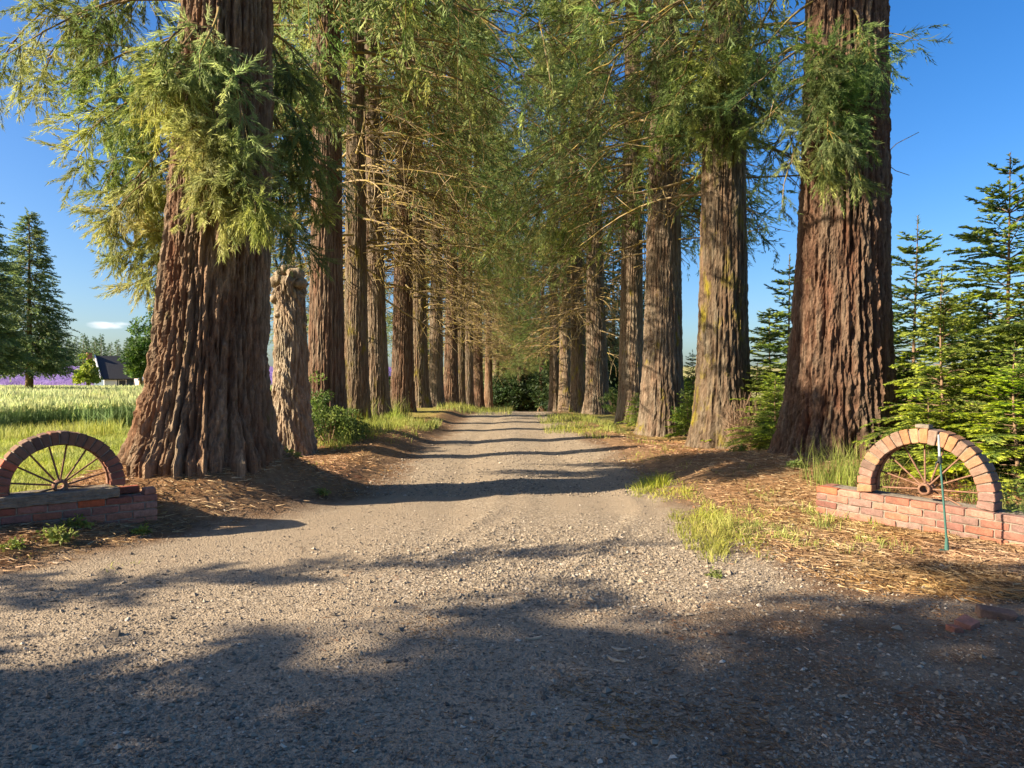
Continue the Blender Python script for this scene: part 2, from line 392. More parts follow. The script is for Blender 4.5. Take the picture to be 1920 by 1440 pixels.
def H(x, y):
    x = np.asarray(x, float); y = np.asarray(y, float)
    z = np.zeros(np.broadcast(x, y).shape)
    w = road_half(np.clip(y, 2, 60), x); d = np.abs(x - ROAD_X) - w
    bank = sstep(-.1, 2.0, d) * sstep(2.2, 5.5, y)
    left = x < 0
    bank = np.where(left, sstep(-.1, .8, d) * sstep(2.2, 4.6, y), bank)
    lb = .12 + .10 * sstep(6, 8.5, y) * sstep(60, 30, y)
    rb = .03 + .05 * sstep(16, 24, y)
    z = z + bank * np.where(left, lb * sstep(-14, -6, x), rb)
    # root mounds
    for cx, cy, s, a in ((4.48, 9.2, 1.55, .36), (4.3, 13.4, 1.3, .03), (-3.9, 14.3, 1.3, .08), (-3.72, 11.5, 1.0, -.10)):
        z = z + a * np.exp(-((x - cx) ** 2 + (y - cy) ** 2) / (2 * s * s)) * sstep(-.3, .6, d)
    z = z + .34 * np.exp(-(np.hypot(x + 3.44, y - 7.6) / 1.22) ** 4)
    z = z + .075 * np.exp(-((x + 3.95) / .9) ** 2 - ((y - 5.45) / .75) ** 2)
    z = z + .06 * np.exp(-((x - 2.6) / .8) ** 2) * sstep(7, 9, y) * sstep(30, 14, y)
    z = z - .17 * sstep(11.5, 19, y) * sstep(2.2, 3.6, x) * sstep(60, 40, y)
    # rolling drop of the alley past its crest, then the land climbs again
    alley = sstep(-34, -10, x)
    z = z - .042 * np.maximum(y - 29, 0) * alley * sstep(220, 90, y) * sstep(27, 36, y)
    z = z + np.where(y > 75, .047 * (np.minimum(y, 165) - 75) + .024 * np.maximum(np.minimum(y, 420) - 165, 0), 0) * (1 - .75 * alley * sstep(150, 110, y))
    z = z - .8 * np.exp(-((x + 45) / 8) ** 2 - ((y - 82) / 8) ** 2)
    # uneven surface
    onroad = sstep(.15, -.25, d)
    nearf = sstep(45, 20, y)
    z = z + nearf * (1 - onroad) * (.075 * fbm(x * .9, y * .9, 3) + .035 * fbm(x * 4, y * 4, 5, 3))
    z = z + nearf * onroad * (.028 * fbm(x * 1.1, y * .5, 9) + .012 * fbm(x * 6, y * 5, 11, 3))
    for rx, dep, wd in ((-.78, .020, .22), (.88, .020, .22)):
        z = z - onroad * dep * sstep(5, 8, y) * np.exp(-((x - ROAD_X - rx - .12 * np.sin(y * .3)) / wd) ** 2)
    z = z + onroad * .018 * np.exp(-((x - ROAD_X) / .3) ** 2) * sstep(6, 9, y)
    # wandering tyre ridges left in the loose gravel, curving out to the left of the apron
    for k, (o, a) in enumerate(((0, .013), (.32, .009), (1.5, .014), (1.85, .009))):
        cx = -.15 + o - .55 * np.maximum(7.2 - y, 0) ** 1.25 * (.42 + .08 * k)
        z = z + a * np.exp(-((x - cx) / .07) ** 2) * sstep(2.0, 3.2, y) * sstep(11, 7, y) * (.5 + vnoise(x * 3, y * 3, 40 + k))
    return z

def hz(x, y): return float(H(np.array([x]), np.array([y]))[0])

xs = np.concatenate([-np.geomspace(2200, 9.4, 46), np.arange(-9.2, 8.2, .07), np.geomspace(8.4, 2200, 46)])
yf = [2.0]
while yf[-1] < 36: yf.append(yf[-1] + max(.022, .0105 * yf[-1]))
ys = np.concatenate([-np.geomspace(300, 1.0, 14), np.linspace(-.6, 1.9, 24), yf, np.geomspace(36.8, 3200, 72)])
GX, GY = np.meshgrid(xs, ys); GZ = H(GX, GY)
nx, ny = len(xs), len(ys)
idx = np.arange(nx * ny).reshape(ny, nx)
quads = np.stack([idx[:-1, :-1], idx[:-1, 1:], idx[1:, 1:], idx[1:, :-1]], -1).reshape(-1, 4)
gv = np.stack([GX, GY, GZ], -1).reshape(-1, 3)
fx, fy = gv[:, 0], gv[:, 1]
dedge = np.abs(fx - ROAD_X) - road_half(np.clip(fy, 2, 80), fx)
jit = .55 * fbm(fx * .8, fy * .8, 21) + .35 * fbm(fx * 3, fy * 3, 23)
grassy = np.clip(np.maximum(sstep(-4.4, -5.3, fx + jit * 1.5) * sstep(6.1, 7.0, fy + jit), sstep(5.2, 7.5, fx)) + .55 * sstep(12, 26, fy) * sstep(.3, 1.2, dedge), 0, 1)
far_a = sstep(66, 80, fy) * (fx < 400)
me = mesh_np('ground', gv, quads, {'grassy': grassy, 'far': far_a, 'dirt': sstep(.9, .1, dedge + jit) * sstep(40, 20, fy) * .8}, True)
ground = tag(link('ground', me, M['ground']), kind='structure')
# road: same grid, lifted, ragged edge
inside = (dedge + jit * .8 < .12) & (fy > -6) & (fy < 62) & (np.abs(fx) < 16)
fin = inside[quads].all(1)
rq = quads[fin]; used = np.unique(rq); remap = np.full(len(gv), -1); remap[used] = np.arange(len(used))
rv = gv[used].copy(); rv[:, 2] += .007
ed = (dedge + jit * .8)[used]
loose = np.exp(-((rv[:, 0] - .5) / 1.3) ** 2) * sstep(3.9, 4.6, rv[:, 1]) * sstep(7.6, 5.8, rv[:, 1]) + .5 * np.exp(-((rv[:, 0] - ROAD_X) / .35) ** 2) * sstep(6, 9, rv[:, 1])
rdirt = .55 * sstep(-.7, .1, ed) + .42 * sstep(-.4, 1.6, rv[:, 0]) * sstep(4.6, 3.9, rv[:, 1])
me = mesh_np('gravel_road', rv, remap[rq], {'loose': np.clip(loose, 0, 1), 'dirt': np.clip(rdirt, 0, 1)}, True)
road = tag(link('gravel_road', me, M['road']), kind='structure')

# ---------------------------------------------------------------- sequoia trunks
def trunk_mesh(name, r0, flare, h_total, h_fine, nu, nv, depth, cw, ch, seed, lean=None, taper=.85, lobes=5, top_noise=0, crisp=False):
    hf = np.linspace(-.45, h_fine, nv)
    hh = np.concatenate([hf, np.linspace(h_fine, h_total, 22)[1:]]) if h_total > h_fine + .01 else hf
    th = np.arange(nu) / nu * 2 * np.pi
    T, Hh = np.meshgrid(th, hh)
    hp = np.maximum(Hh, 0)
    r = r0 * (1 - taper * hp / max(h_total, 8))
    rs = np.random.default_rng(seed); ph = rs.uniform(0, 6.28, 4)
    lobe = 1 + .22 * np.sin(lobes * T + ph[0] + .3 * hp) + .16 * np.sin((lobes + 4) * T + ph[1]) + .12 * np.sin((lobes * 2 + 5) * T + ph[3])
    r = r + flare * np.exp(-hp / .42) * lobe * .75 + flare * .55 * np.exp(-hp / 1.5)
    r = r * (1 + .02 * np.sin(3 * T + ph[2] + hp * .4))
    circ = 2 * np.pi * r0
    nc = max(6, int(round(circ / cw)))
    u = T / (2 * np.pi) * nc; v = hp / ch
    ang = T
    ca, sa = np.cos(ang), np.sin(ang)
    wob = 2.6 * fbm(ca * 2.0 + v * .55, sa * 2.0 - v * .4, seed, 3) + 1.1 * fbm(ca * 6 + v * 1.7, sa * 6 - v * 1.1, seed + 1, 3)
    fr = np.mod(u + wob, 1.0); saw = (1 - np.abs(2 * fr - 1)) ** .55            # long interlacing ridges
    f1, f2 = worley(u * .8 if nc % 5 == 0 else u, v * .8 + .6 * np.sin(u * 1.7), nc if nc % 5 else int(nc * .8), seed)
    plate = np.clip((f2 - f1) / .40, 0, 1) ** .6
    g1, g2 = worley(u * 2 + wob * 2, hp / .45 + wob, nc * 2, seed + 3)
    small = np.clip((g2 - g1) / .6, 0, 1)
    rough = fbm(u * 2.3, hp * 5, seed + 8, 4) * sstep(0, .4, np.minimum(T, 6.2832 - T)) + .5 * fbm(u * 9, hp * 14, seed + 9, 2)
    broad = fbm(ca * 1.6 + v * .5, sa * 1.6 + v * .3, seed + 4, 2)
    ridge = .50 * saw + .28 * plate + .16 * small + .62 * rough + .35 * broad + .07 * (np.random.default_rng(seed).random(T.shape) - .5)
    dep = depth * (.75 + .4 * np.exp(-hp / 1.6))
    r = r + dep * (ridge - .55)
    lx = np.zeros_like(hp); ly = np.zeros_like(hp)
    if lean is not None: lx = np.interp(hp, *lean)
    if top_noise:
        k = sstep(h_total - .55, h_total, hp)
        r = r * (1 + k * top_noise * 1.2 * fbm(np.cos(ang) * 3 + 9, np.sin(ang) * 3 + hp * 6, seed + 31)) + top_noise * .18 * np.maximum(0, fbm(np.cos(ang) * 2.4 + hp * 3.3, np.sin(ang) * 2.4 - hp * 3.3, seed + 77)) 
        r = np.where(hp >= h_total - 1e-6, r * .55, r)
    V = np.stack([-np.sin(T) * r + lx, np.cos(T) * r + ly, Hh + (0 if not top_noise else sstep(h_total - .4, h_total, hp) * .35 * fbm(np.cos(T) * 3, np.sin(T) * 3, seed + 5))], -1).reshape(-1, 3)
    nr = len(hh); ix = np.arange(nr * nu).reshape(nr, nu)
    q = np.stack([ix[:-1], np.roll(ix[:-1], -1, 1), np.roll(ix[1:], -1, 1), ix[1:]], -1).reshape(-1, 4)
    cap = len(V); V = np.vstack([V, [[lx[-1, 0], ly[-1, 0], hh[-1] - (.12 if top_noise else -.02)]]])
    last = ix[-1]; qc = np.stack([last, np.roll(last, -1), np.full(nu, cap), np.full(nu, cap)], 1)
    rg = np.append(np.clip(ridge, 0, 1).ravel(), .5)
    # cap as triangles folded into the quad list would be degenerate: duplicate the centre per face
    Vc = np.repeat(V[cap:cap + 1], nu, 0); qc[:, 3] = len(V) + np.arange(nu)
    Vc[:, 2] -= .004
    V = np.vstack([V, Vc]); rg = np.append(rg, np.full(nu, .5))
    return mesh_np(name, V, np.vstack([q, qc]), {'ridge': rg}, not crisp)

# ---------------------------------------------------------------- foliage
def plume(n, rs, flat=.5):
    """spray template: strand base points (unit long axis +X), directions, lengths"""
    t = rs.uniform(.08, 1, n); a = rs.uniform(0, 2 * np.pi, n)
    sp = np.where(rs.random(n) < .15, .12, rs.uniform(.45, .95, n))
    base = np.stack([t, np.zeros(n), -.14 * t * t], 1) + rs.normal(size=(n, 3)) * .02
    d = np.stack([np.ones(n), np.cos(a) * sp, np.sin(a) * sp * flat - .18 * t], 1)
    ln = (.42 - .22 * t) * rs.uniform(.6, 1.2, n)
    b2 = base + nrm(d) * (ln * .55 * rs.random(n))[:, None]
    m = rs.random(n) < .55                       # second-order strands start along first-order ones
    base = np.where(m[:, None], b2, base); ln = np.where(m, ln * .7, ln)
    d = d + m[:, None] * rs.normal(size=(n, 3)) * .35
    return base, nrm(d), ln

def place_sprays(acc, pos, dirs, size, width, tint, nst=40, sag=.08, tvar=.22, seed=1):
    rs = np.random.default_rng(seed); nv = 4
    tmpl = [plume(nst, rs) for _ in range(nv)]
    n = len(pos); x = nrm(np.asarray(dirs, float))
    up = np.array([0, 0, 1.0]) + RNG.normal(size=(n, 3)) * .35
    y = nrm(np.cross(up, x)); z = np.cross(x, y)
    Rm = np.stack([x, y, z], 2)
    k = np.arange(n) % nv
    for j in range(nv):
        m = k == j
        if not m.any(): continue
        b, d, l = tmpl[j]; Rj = Rm[m]; sj = size[m]
        bp = np.einsum('nij,mj->nmi', Rj, b) * sj[:, None, None] + pos[m][:, None]
        dp = np.einsum('nij,mj->nmi', Rj, d); dp[..., 2] -= sag
        ll = l[None] * sj[:, None]
        tt = np.clip(tint[m][:, None] + RNG.normal(size=ll.shape) * tvar * .5 + .18 * (b[None, :, 0] - .5), 0, 1)
        strands(acc, bp.reshape(-1, 3), dp.reshape(-1, 3), ll.ravel(), np.broadcast_to(width, ll.shape).ravel() if np.isscalar(width) else np.repeat(width[m], len(l)), tt.ravel())

def limb_path(a, b, n=9, sagk=.25, rs=random):
    """arching limb from a to b"""
    a, b = np.array(a, float), np.array(b, float); t = np.linspace(0, 1, n)[:, None]
    L = np.linalg.norm(b - a)
    p = a + (b - a) * t
    p[:, 2] += (sagk * L) * (t[:, 0] * (1 - t[:, 0])) * 1.6
    side = nrm(np.cross(b - a, [0, 0, 1.0])); p += side * (np.sin(t * 3.1 * rs.uniform(.6, 1.4)) * L * rs.uniform(-.1, .1))
    return p

def dress_limb(path, ng, acc_w, nsub, sub_len, spray_n, spray_size, out, tint, start=.3, r0=.03, droop=.32):
    """limb wood, side branchlets, spray positions appended to out lists"""
    tube(acc_w, path, r0, r0 * .3, 5, RNG.uniform(.2, .6))
    n = len(path)
    for k in range(nsub):
        t = RNG.uniform(start, 1.0) if k else 1.0
        f = t * (n - 1); i = min(int(f), n - 2); q = path[i] + (path[i + 1] - path[i]) * (f - i)
        ax = path[i + 1] - path[i]; ax = ax / np.linalg.norm(ax)
        d = nrm(ax * RNG.uniform(.4, 1.1) + RNG.normal(size=3) * .65 + np.array([0, 0, -droop * RNG.uniform(.2, 1.0)]))
        L = sub_len * RNG.uniform(.5, 1.25) * (1.15 - .5 * t)
        tt = np.linspace(0, 1, 4)[:, None]
        sp = q + d * L * tt; sp[:, 2] -= .3 * L * tt[:, 0] ** 2
        tube(acc_w, sp, r0 * .4, r0 * .12, 3, RNG.uniform(.2, .7))
        lt = np.clip(tint + RNG.normal() * .13, .05, .95)
        for _ in range(spray_n):
            s = RNG.uniform(.15, 1.0); c = q + d * L * s; c[2] -= .3 * L * s * s
            out[0].append(c); out[1].append(d + RNG.normal(size=3) * .6 + np.array([0, 0, -.08])); out[2].append(spray_size * RNG.uniform(.6, 1.25)); out[3].append(lt + RNG.normal() * .06)

def dead_limbs(acc, n, h0, h1, rmax, r_tr, az=None, spread=3.14, twigs=9):
    for k in range(n):
        h = RNG.uniform(h0, h1); a = (RNG.uniform(-np.pi, np.pi) if az is None else az + RNG.normal() * spread)
        L = rmax * RNG.uniform(.35, 1.05); o = np.array([math.cos(a), math.sin(a), 0])
        p0 = o * r_tr * .8 + [0, 0, h]; p1 = o * (r_tr + L) + [0, 0, h - L * RNG.uniform(-.05, .55)]
        pt = limb_path(p0, p1, 7, RNG.uniform(-.05, .3)); tn = RNG.uniform(.25, 1)
        tube(acc, pt, RNG.uniform(.02, .042), .008, 4, tn)
        for j in range(twigs):
            i = RNG.integers(1, 6); q = pt[i] + (pt[i + 1] - pt[i]) * RNG.random() if i < 6 else pt[6]
            d = nrm(nrm(pt[i] - pt[i - 1]) * .7 + RNG.normal(size=3) * .65 + np.array([0, 0, -.15])); l = L * RNG.uniform(.12, .42)
            tt = np.linspace(0, 1, 4)[:, None]; w = q + d * l * tt; w[:, 2] -= .25 * l * tt[:, 0] ** 2
            w += RNG.normal(size=w.shape) * .02 * l * 3 * tt
            tube(acc, w, .012, .006, 3, np.clip(tn + RNG.normal() * .2, 0, 1))

def crown_random(seed, h0, h1, lmax, nl, spray_size, width, nst, nsub=7, spray_n=4, r_tr=.5, top_sparse=True, tint=.5):
    global RNG
    keep = RNG; RNG = np.random.default_rng(seed)
    acc, wood = Tris(), Tris(); out = ([], [], [], [])
    for k in range(nl):
        u = RNG.random() ** 1.25; h = h0 + (h1 - h0) * u
        a = RNG.uniform(0, 2 * np.pi) ; o = np.array([math.cos(a), math.sin(a), 0])
        L = lmax * (1 - .72 * u) * RNG.uniform(.55, 1.1) * (.75 + .25 * min(1, u / .06)) * (.62 if o[0] < -.15 else 1.0)
        rt = r_tr * (1 - .8 * h / (h1 + 1))
        p0 = o * rt * .7 + [0, 0, h]; p1 = o * (rt + L) + [0, 0, h - L * RNG.uniform(.18, .55) + u * L * .5]
        pt = limb_path(p0, p1, 8, .32)
        dress_limb(pt, 0, wood, nsub, .32 * L + .3, spray_n, spray_size, out, tint + RNG.normal() * .1, .25, .028 * (1 - .6 * u) + .008)
    place_sprays(acc, np.array(out[0]), np.array(out[1]), np.array(out[2]), width, np.array(out[3]), nst, seed=seed)
    r = acc.mesh('crown'), wood.mesh('branchwork', True); RNG = keep
    return r

# ---- big left tree -------------------------------------------------
def big_tree(name, label, base, trunk_me, bark, tips, axis, params, extra_h, dead=None, grp='giant sequoias lining the driveway'):
    root = thing('sequoia_tree', label, 'tree', base, 0, grp)
    link('trunk', trunk_me, bark, root)
    acc, wood = Tris(), Tris(); out = ([], [], [], [])
    for (px, py, Y, dens, tint) in tips:
        tip = P(px, py, Y) - np.array(base)
        rise = RNG.uniform(.25, .9); hh = tip[2] + rise
        ax = np.array([np.interp(hh, *axis) if axis else 0, 0, hh])
        v = tip - ax; v[2] = 0; r = np.linalg.norm(v); rt = params['rt']
        p0 = ax + v / max(r, .01) * rt * .75
        pt = limb_path(p0, tip, 8, RNG.uniform(.15, .45))
        dress_limb(pt, 0, wood, int(params['nsub'] * dens), params['sub'], params['spn'], params['size'], out, tint, .35, .022, .8)
    place_sprays(acc, np.array(out[0]), np.array(out[1]), np.array(out[2]), params['w'], np.array(out[3]), params['nst'], sag=.16, seed=11)
    # crown carried on above the frame
    o2 = ([], [], [], [])
    for k in range(params['top_n']):
        u = RNG.random() ** 1.2; h = extra_h[0] + (extra_h[1] - extra_h[0]) * u; a = RNG.uniform(0, 6.283) if h > params['clear'] else RNG.uniform(*params['az'])
        o = np.array([math.cos(a), math.sin(a), 0]); L = params['top_l'] * (1 - .75 * u) * RNG.uniform(.6, 1.1)
        ax = np.array([np.interp(h, *axis) if axis else 0, 0, h]); rt = params['rt'] * (1 - .8 * h / extra_h[1])
        pt = limb_path(ax + o * rt * .7, ax + o * (rt + L) + [0, 0, -L * RNG.uniform(.1, .5)], 7, .3)
        dress_limb(pt, 0, wood, 7, .35 * L + .25, 4, .55, o2, .5 + RNG.normal() * .1, .25, .04)
    if o2[0]: place_sprays(acc, np.array(o2[0]), np.array(o2[1]), np.array(o2[2]), .03, np.array(o2[3]), 22, seed=12)
    link('crown', acc.mesh('crown'), M['sequoia_leaf'], root); link('branchwork', wood.mesh('branchwork', True), M['branch'], root)['kind'] = 'stuff'
    if dead:
        dw = Tris(); dead_limbs(dw, *dead); link('dead_branchwork', dw.mesh('dead_branchwork', True), M['branch'], root)['kind'] = 'stuff'
    return root

L1 = (-3.44, 7.6, hz(-3.44, 7.6) - .03)
leanL = ([0, 1.8, 4.0, 6.2, 26], [0, .12, .25, .31, .45])
tips = []
for px, py in ((15, 120), (60, 150), (90, 105), (140, 170), (150, 235), (190, 150), (205, 215), (165, 300), (225, 290), (195, 340), (250, 250),
               (195, 430), (240, 385), (285, 400), (240, 470), (300, 330), (310, 470), (290, 520), (330, 520), (215, 410), (265, 190), (40, 95), (120, 110)):
    tips.append((px, py, RNG.uniform(7.7, 9.0), 1.3, .6 if py < 200 else .7))
for px, py in ((330, 120), (380, 100), (300, 170), (350, 190), (410, 150), (400, 245), (430, 300), (385, 270), (450, 215), (440, 350),
               (400, 355), (430, 365), (470, 345), (400, 375), (485, 385), (330, 150), (300, 100)):
    tips.append((px, py, RNG.uniform(6.62, 6.95), .8, .72))
for px, py in ((540, 130), (570, 200), (540, 270), (560, 330), (600, 150), (530, 390), (590, 260), (620, 320), (545, 450), (600, 400)):
    tips.append((px, py, RNG.uniform(7.6, 9.0), .9, .42))
tm = trunk_mesh('trunk', .545, .20, 27, 5.9, 310, 400, .12, .10, 1.7, 101, leanL, .9, 5, 0, True)
big_tree('sequoia_tree', 'huge reddish sequoia with flared furrowed base behind the left brick wheel arch', L1, tm, M['bark_red'], tips, leanL,
         dict(rt=.50, nsub=9, sub=.50, spn=6, size=.33, w=.0105, nst=50, top_n=60, top_l=3.2, clear=10, az=(-1.2, 2.3)), (6.2, 26))

R1 = (4.50, 9.4, hz(4.50, 9.4) - .03)
leanR = ([0, 3, 6, 26], [0, .05, .09, .2])
tips = []
for px, py in ((1540, 100), (1600, 130), (1560, 160), (1515, 200), (1545, 245), (1590, 260), (1570, 300), (1610, 100), (1520, 130), (1605, 300), (1535, 290), (1580, 200), (1635, 110)):
    tips.append((px, py, RNG.uniform(8.15, 8.5), .9, .5))
for px, py in ((1450, 190), (1440, 300), (1470, 345), (1430, 230), (1400, 180), (1460, 110), (1420, 110), (1480, 250)):
    tips.append((px, py, RNG.uniform(8.6, 9.6), .42, .45))
tips.append((1648, 85, 9.0, .5, .4))
tm = trunk_mesh('trunk', .60, .20, 27, 6.6, 300, 350, .135, .115, 2.0, 202, leanR, .8, 5, 0, True)
big_tree('sequoia_tree', 'huge dark reddish sequoia standing behind the right brick wheel arch', R1, tm, M['bark_dark'], tips, leanR,
         dict(rt=.6, nsub=8, sub=.42, spn=7, size=.32, w=.0105, nst=46, top_n=46, top_l=3.0, clear=13, az=(1.7, 4.2)), (7.2, 26))

# ---- the two rows --------------------------------------------------
crowns = [crown_random(301 + k, 9.3 + .6 * k, 27, 4.5, 98, .55, .027, 22, 8, 6, .5, tint=.58) for k in range(2)] + [crown_random(311 + k, 6.4 + .6 * k, 27, 5.0, 116, .55, .027, 22, 8, 6, .5, tint=.58) for k in range(2)]
def dead_var(seed, n, h0, h1, rmax, az=None, spread=3.14):
    global RNG
    keep = RNG; RNG = np.random.default_rng(seed); a = Tris(); dead_limbs(a, n, h0, h1, rmax, .45, az, spread); RNG = keep
    return a.mesh('dead_branchwork', True)
deads = [dead_var(401, 110, 3.6, 14, 3.4), dead_var(402, 115, 4.2, 15, 3.5), dead_var(403, 34, 5.0, 12, 2.4)]
trunks = [trunk_mesh('trunk', .5, .16, 28, 9.0, 128, 240, .075, .10, 1.3, 501, None, .9, 5, 0, True),
          trunk_mesh('trunk', .5, .20, 28, 9.0, 128, 240, .08, .11, 1.5, 502, None, .9, 4, 0, True),
          trunk_mesh('trunk', .5, .15, 28, 9.0, 128, 240, .07, .10, 1.1, 503, None, .9, 6, 0, True)]
def row_tree(px, Y, dia, label, tk, bark, ck, dk, rz, crown_sc=1.0, grp='giant sequoias lining the driveway', hs=1.0, zoff=-.03):
    x = (px - 960) / FPX * Y; base = (x, Y, hz(x, Y) + zoff)
    root = thing('sequoia_tree', label, 'tree', base, rz, grp)
    root.rotation_euler = (.012 * math.sin(Y * 3.1), .014 * math.sin(Y * 5.3), rz)
    s = dia / 1.0
    t_ = link('trunk', trunks[tk], M['bark_grey'], root, rz=Y * 1.7, sc=(s, s, hs)); t_.material_slots[0].link = 'OBJECT'; t_.material_slots[0].material = M[bark]
    if ck is not None:
        link('crown', crowns[ck][0], M['sequoia_leaf'], root, sc=(crown_sc, crown_sc, hs)); link('branchwork', crowns[ck][1], M['branch'], root, sc=(crown_sc, crown_sc, hs))['kind'] = 'stuff'
    if dk is not None: link('dead_branchwork', deads[dk], M['branch'], root, sc=(1, 1, hs))['kind'] = 'stuff'
    return root

left_rows = [  # px, Y, dia, trunk, bark, crown, dead, label
    (611, 14.3, .72, 0, 'bark_dark', 3, 2, 'dark brown sequoia just right of the broken snag, shrub at its foot'),
    (668, 17.8, .62, 2, 'bark_mossy', 1, 0, 'slim sequoia with yellow mossy sunlit bark, next after the dark brown trunk on the left'),
    (708, 21.0, .66, 1, 'bark_grey', 0, 0, 'grey brown sequoia partly hidden by the mossy slim one in the left row'),
    (754, 25.0, .78, 0, 'bark_dark', 1, 1, 'dark thick sequoia in the middle of the left row with tall grass at its foot'),
    (787, 29.5, .72, 1, 'bark_mossy', 0, 1, 'sequoia with a pale sunlit left side leaning right, after the dark middle trunk'),
    (817, 34.5, .72, 2, 'bark_grey', 1, 1, 'even grey brown sequoia trunk, eighth tree of the left row counting from the camera'),
    (845, 39.5, .82, 0, 'bark_dark', 0, 0, 'thick shaded sequoia trunk, ninth tree of the left row'),
    (862, 44.0, .66, 1, 'bark_mossy', 1, 1, 'slim sequoia trunk squeezed behind the thick ninth trunk of the left row'),
    (878, 48.0, .72, 2, 'bark_grey', 0, 0, 'straight sequoia trunk, eleventh of the left row, green grass at its foot'),
    (897, 54.0, .82, 0, 'bark_dark', 1, 1, 'brown sequoia trunk, twelfth of the left row'),
    (916, 61.0, .72, 1, 'bark_red', 0, 0, 'reddish sequoia trunk, third from the far end of the left row'),
    (929, 68.0, .72, 2, 'bark_grey', 1, 1, 'sequoia trunk second from the far end of the left row'),
    (940, 75.0, .72, 0, 'bark_mossy', 0, 0, 'last thin sequoia trunk at the far end of the left row'),
]
for i, (px, Y, dia, tk, bk, ck, dk, lab) in enumerate(left_rows):
    row_tree(px, Y, dia, lab, tk, bk, ck, dk, .55 * math.sin(i * 2.3))
right_rows = [
    (1353, 13.6, .98, 1, 'bark_mossy', None, 2, 'mossy dark sequoia second in the right row, dry bush at its foot'),
    (1241, 18.6, 1.06, 0, 'bark_grey', 2, 2, 'broad grey brown sequoia with flared base, third in the right row'),
    (1184, 23.6, .86, 2, 'bark_grey', 3, 2, 'sunlit upright sequoia half hidden behind the broad third trunk of the right row'),
    (1120, 31.0, .98, 1, 'bark_grey', 0, 0, 'thick dappled sequoia trunk fifth in the right row'),
    (1086, 37.0, .84, 0, 'bark_mossy', 1, 0, 'sequoia with golden moss patches sixth in the right row'),
    (1061, 43.0, .84, 2, 'bark_mossy', 0, 1, 'very mossy dark sequoia second last in the right row'),
    (1040, 50.0, .74, 1, 'bark_grey', 1, 1, 'slim pale grey trunk, last of the right row at the far end of the driveway'),
]
for i, (px, Y, dia, tk, bk, ck, dk, lab) in enumerate(right_rows):
    o = row_tree(px, Y, dia, lab, tk, bk, ck, dk, math.pi + .6 * math.sin(i * 1.9 + 1))
    if i == 0: r2 = o
# second right tree: own crown placed by its visible limbs, with a thinner one above
acc, wood = Tris(), Tris(); out = ([], [], [], [])
b2 = np.array(r2.location); rzr = r2.rotation_euler.z
rot = np.array(Matrix.Rotation(-rzr, 3, 'Z'))
for px, py, Y, t in ((1265, 180, 13.0, .5), (1320, 120, 12.7, .62), (1350, 190, 13.2, .62), (1300, 210, 13.4, .58), (1375, 240, 13.4, .55), (1335, 262, 13.3, .5), (1395, 110, 13.6, .6),
                     (1285, 110, 13.8, .6), (1240, 210, 14, .45), (1250, 130, 14.4, .5), (1310, 170, 13.3, .6), (1360, 140, 13.3, .62), (1370, 90, 13.5, .6), (1410, 160, 14.2, .5), (1440, 130, 14.4, .5), (1200, 160, 14.6, .4), (1220, 100, 14.3, .45),
                     (1420, 210, 14.3, .4), (1280, 250, 14.2, .4)):
    tip = rot @ (P(px, py, Y - .5) - b2); hh = tip[2] + RNG.uniform(.3, 1.0); v = tip.copy(); v[2] = 0
    p0 = v / np.linalg.norm(v) * .36; p0[2] = hh
    dress_limb(limb_path(p0, tip, 8, .3), 0, wood, 10, .6, 6, .42, out, t, .3, .028, .7)
for k in range(80):
    u = RNG.random() ** 1.2; h = 8.2 + 19 * u; a = RNG.uniform(0, 6.283); o = np.array([math.cos(a), math.sin(a), 0]); L = 4.0 * (1 - .7 * u) * RNG.uniform(.6, 1.1)
    dress_limb(limb_path(o * .3 + [0, 0, h], o * (.3 + L) + [0, 0, h - L * .3], 7, .3), 0, wood, 7, .35 * L + .2, 4, .6, out, .5 + RNG.normal() * .1, .25, .04)
place_sprays(acc, np.array(out[0]), np.array(out[1]), np.array(out[2]), .017, np.array(out[3]), 34, seed=31)
link('crown', acc.mesh('crown'), M['sequoia_leaf'], r2); link('branchwork', wood.mesh('branchwork', True), M['branch'], r2)['kind'] = 'stuff'

# ---- trees behind the rows and at the far end ----------------------
back = [(455, 24, .6, 1, 'bark_grey', 1, 'leafy sequoia behind the field edge, seen between the big left trunk and the snag', .95, .55),
        (540, 33, .6, 0, 'bark_grey', 2, 'pale green sequoia beyond the left row, glimpsed over the broken snag', 1.0, .6),
        (700, 52, .7, 2, 'bark_grey', 3, 'light green sequoia beyond the left row, glimpsed between the slim trunks', 1.1, .7),
        (800, 70, .7, 1, 'bark_grey', 0, 'light green sequoia far behind the middle of the left row', 1.2, .7)]
for i, (px, Y, dia, tk, bk, ck, lab, cs, hs) in enumerate(back):
    row_tree(px, Y, dia, lab, tk, bk, ck, None, i * 2.7, cs, 'sequoias behind the left row', hs)
fend = [(974, 67, .46, 2, 'bark_dark', 2, 'dark slender trunk standing alone at the left of the road end', 1.0, .62),  # dark bark here stands in for the shade on this lone trunk
        (1016, 62, .62, 0, 'bark_dark', 3, 'dark slender trunk at the right of the road end', 1.0, .62),
        (990, 72, .7, 1, 'bark_dark', 2, 'tall leafy sequoia closing the view at the far end of the driveway', 1.3, .9)]
for i, (px, Y, dia, tk, bk, ck, lab, cs, hs) in enumerate(fend):
    row_tree(px, Y, dia, lab, tk, bk, ck, None, i * 1.9 + 3, cs, 'trees at the far end of the driveway', hs)

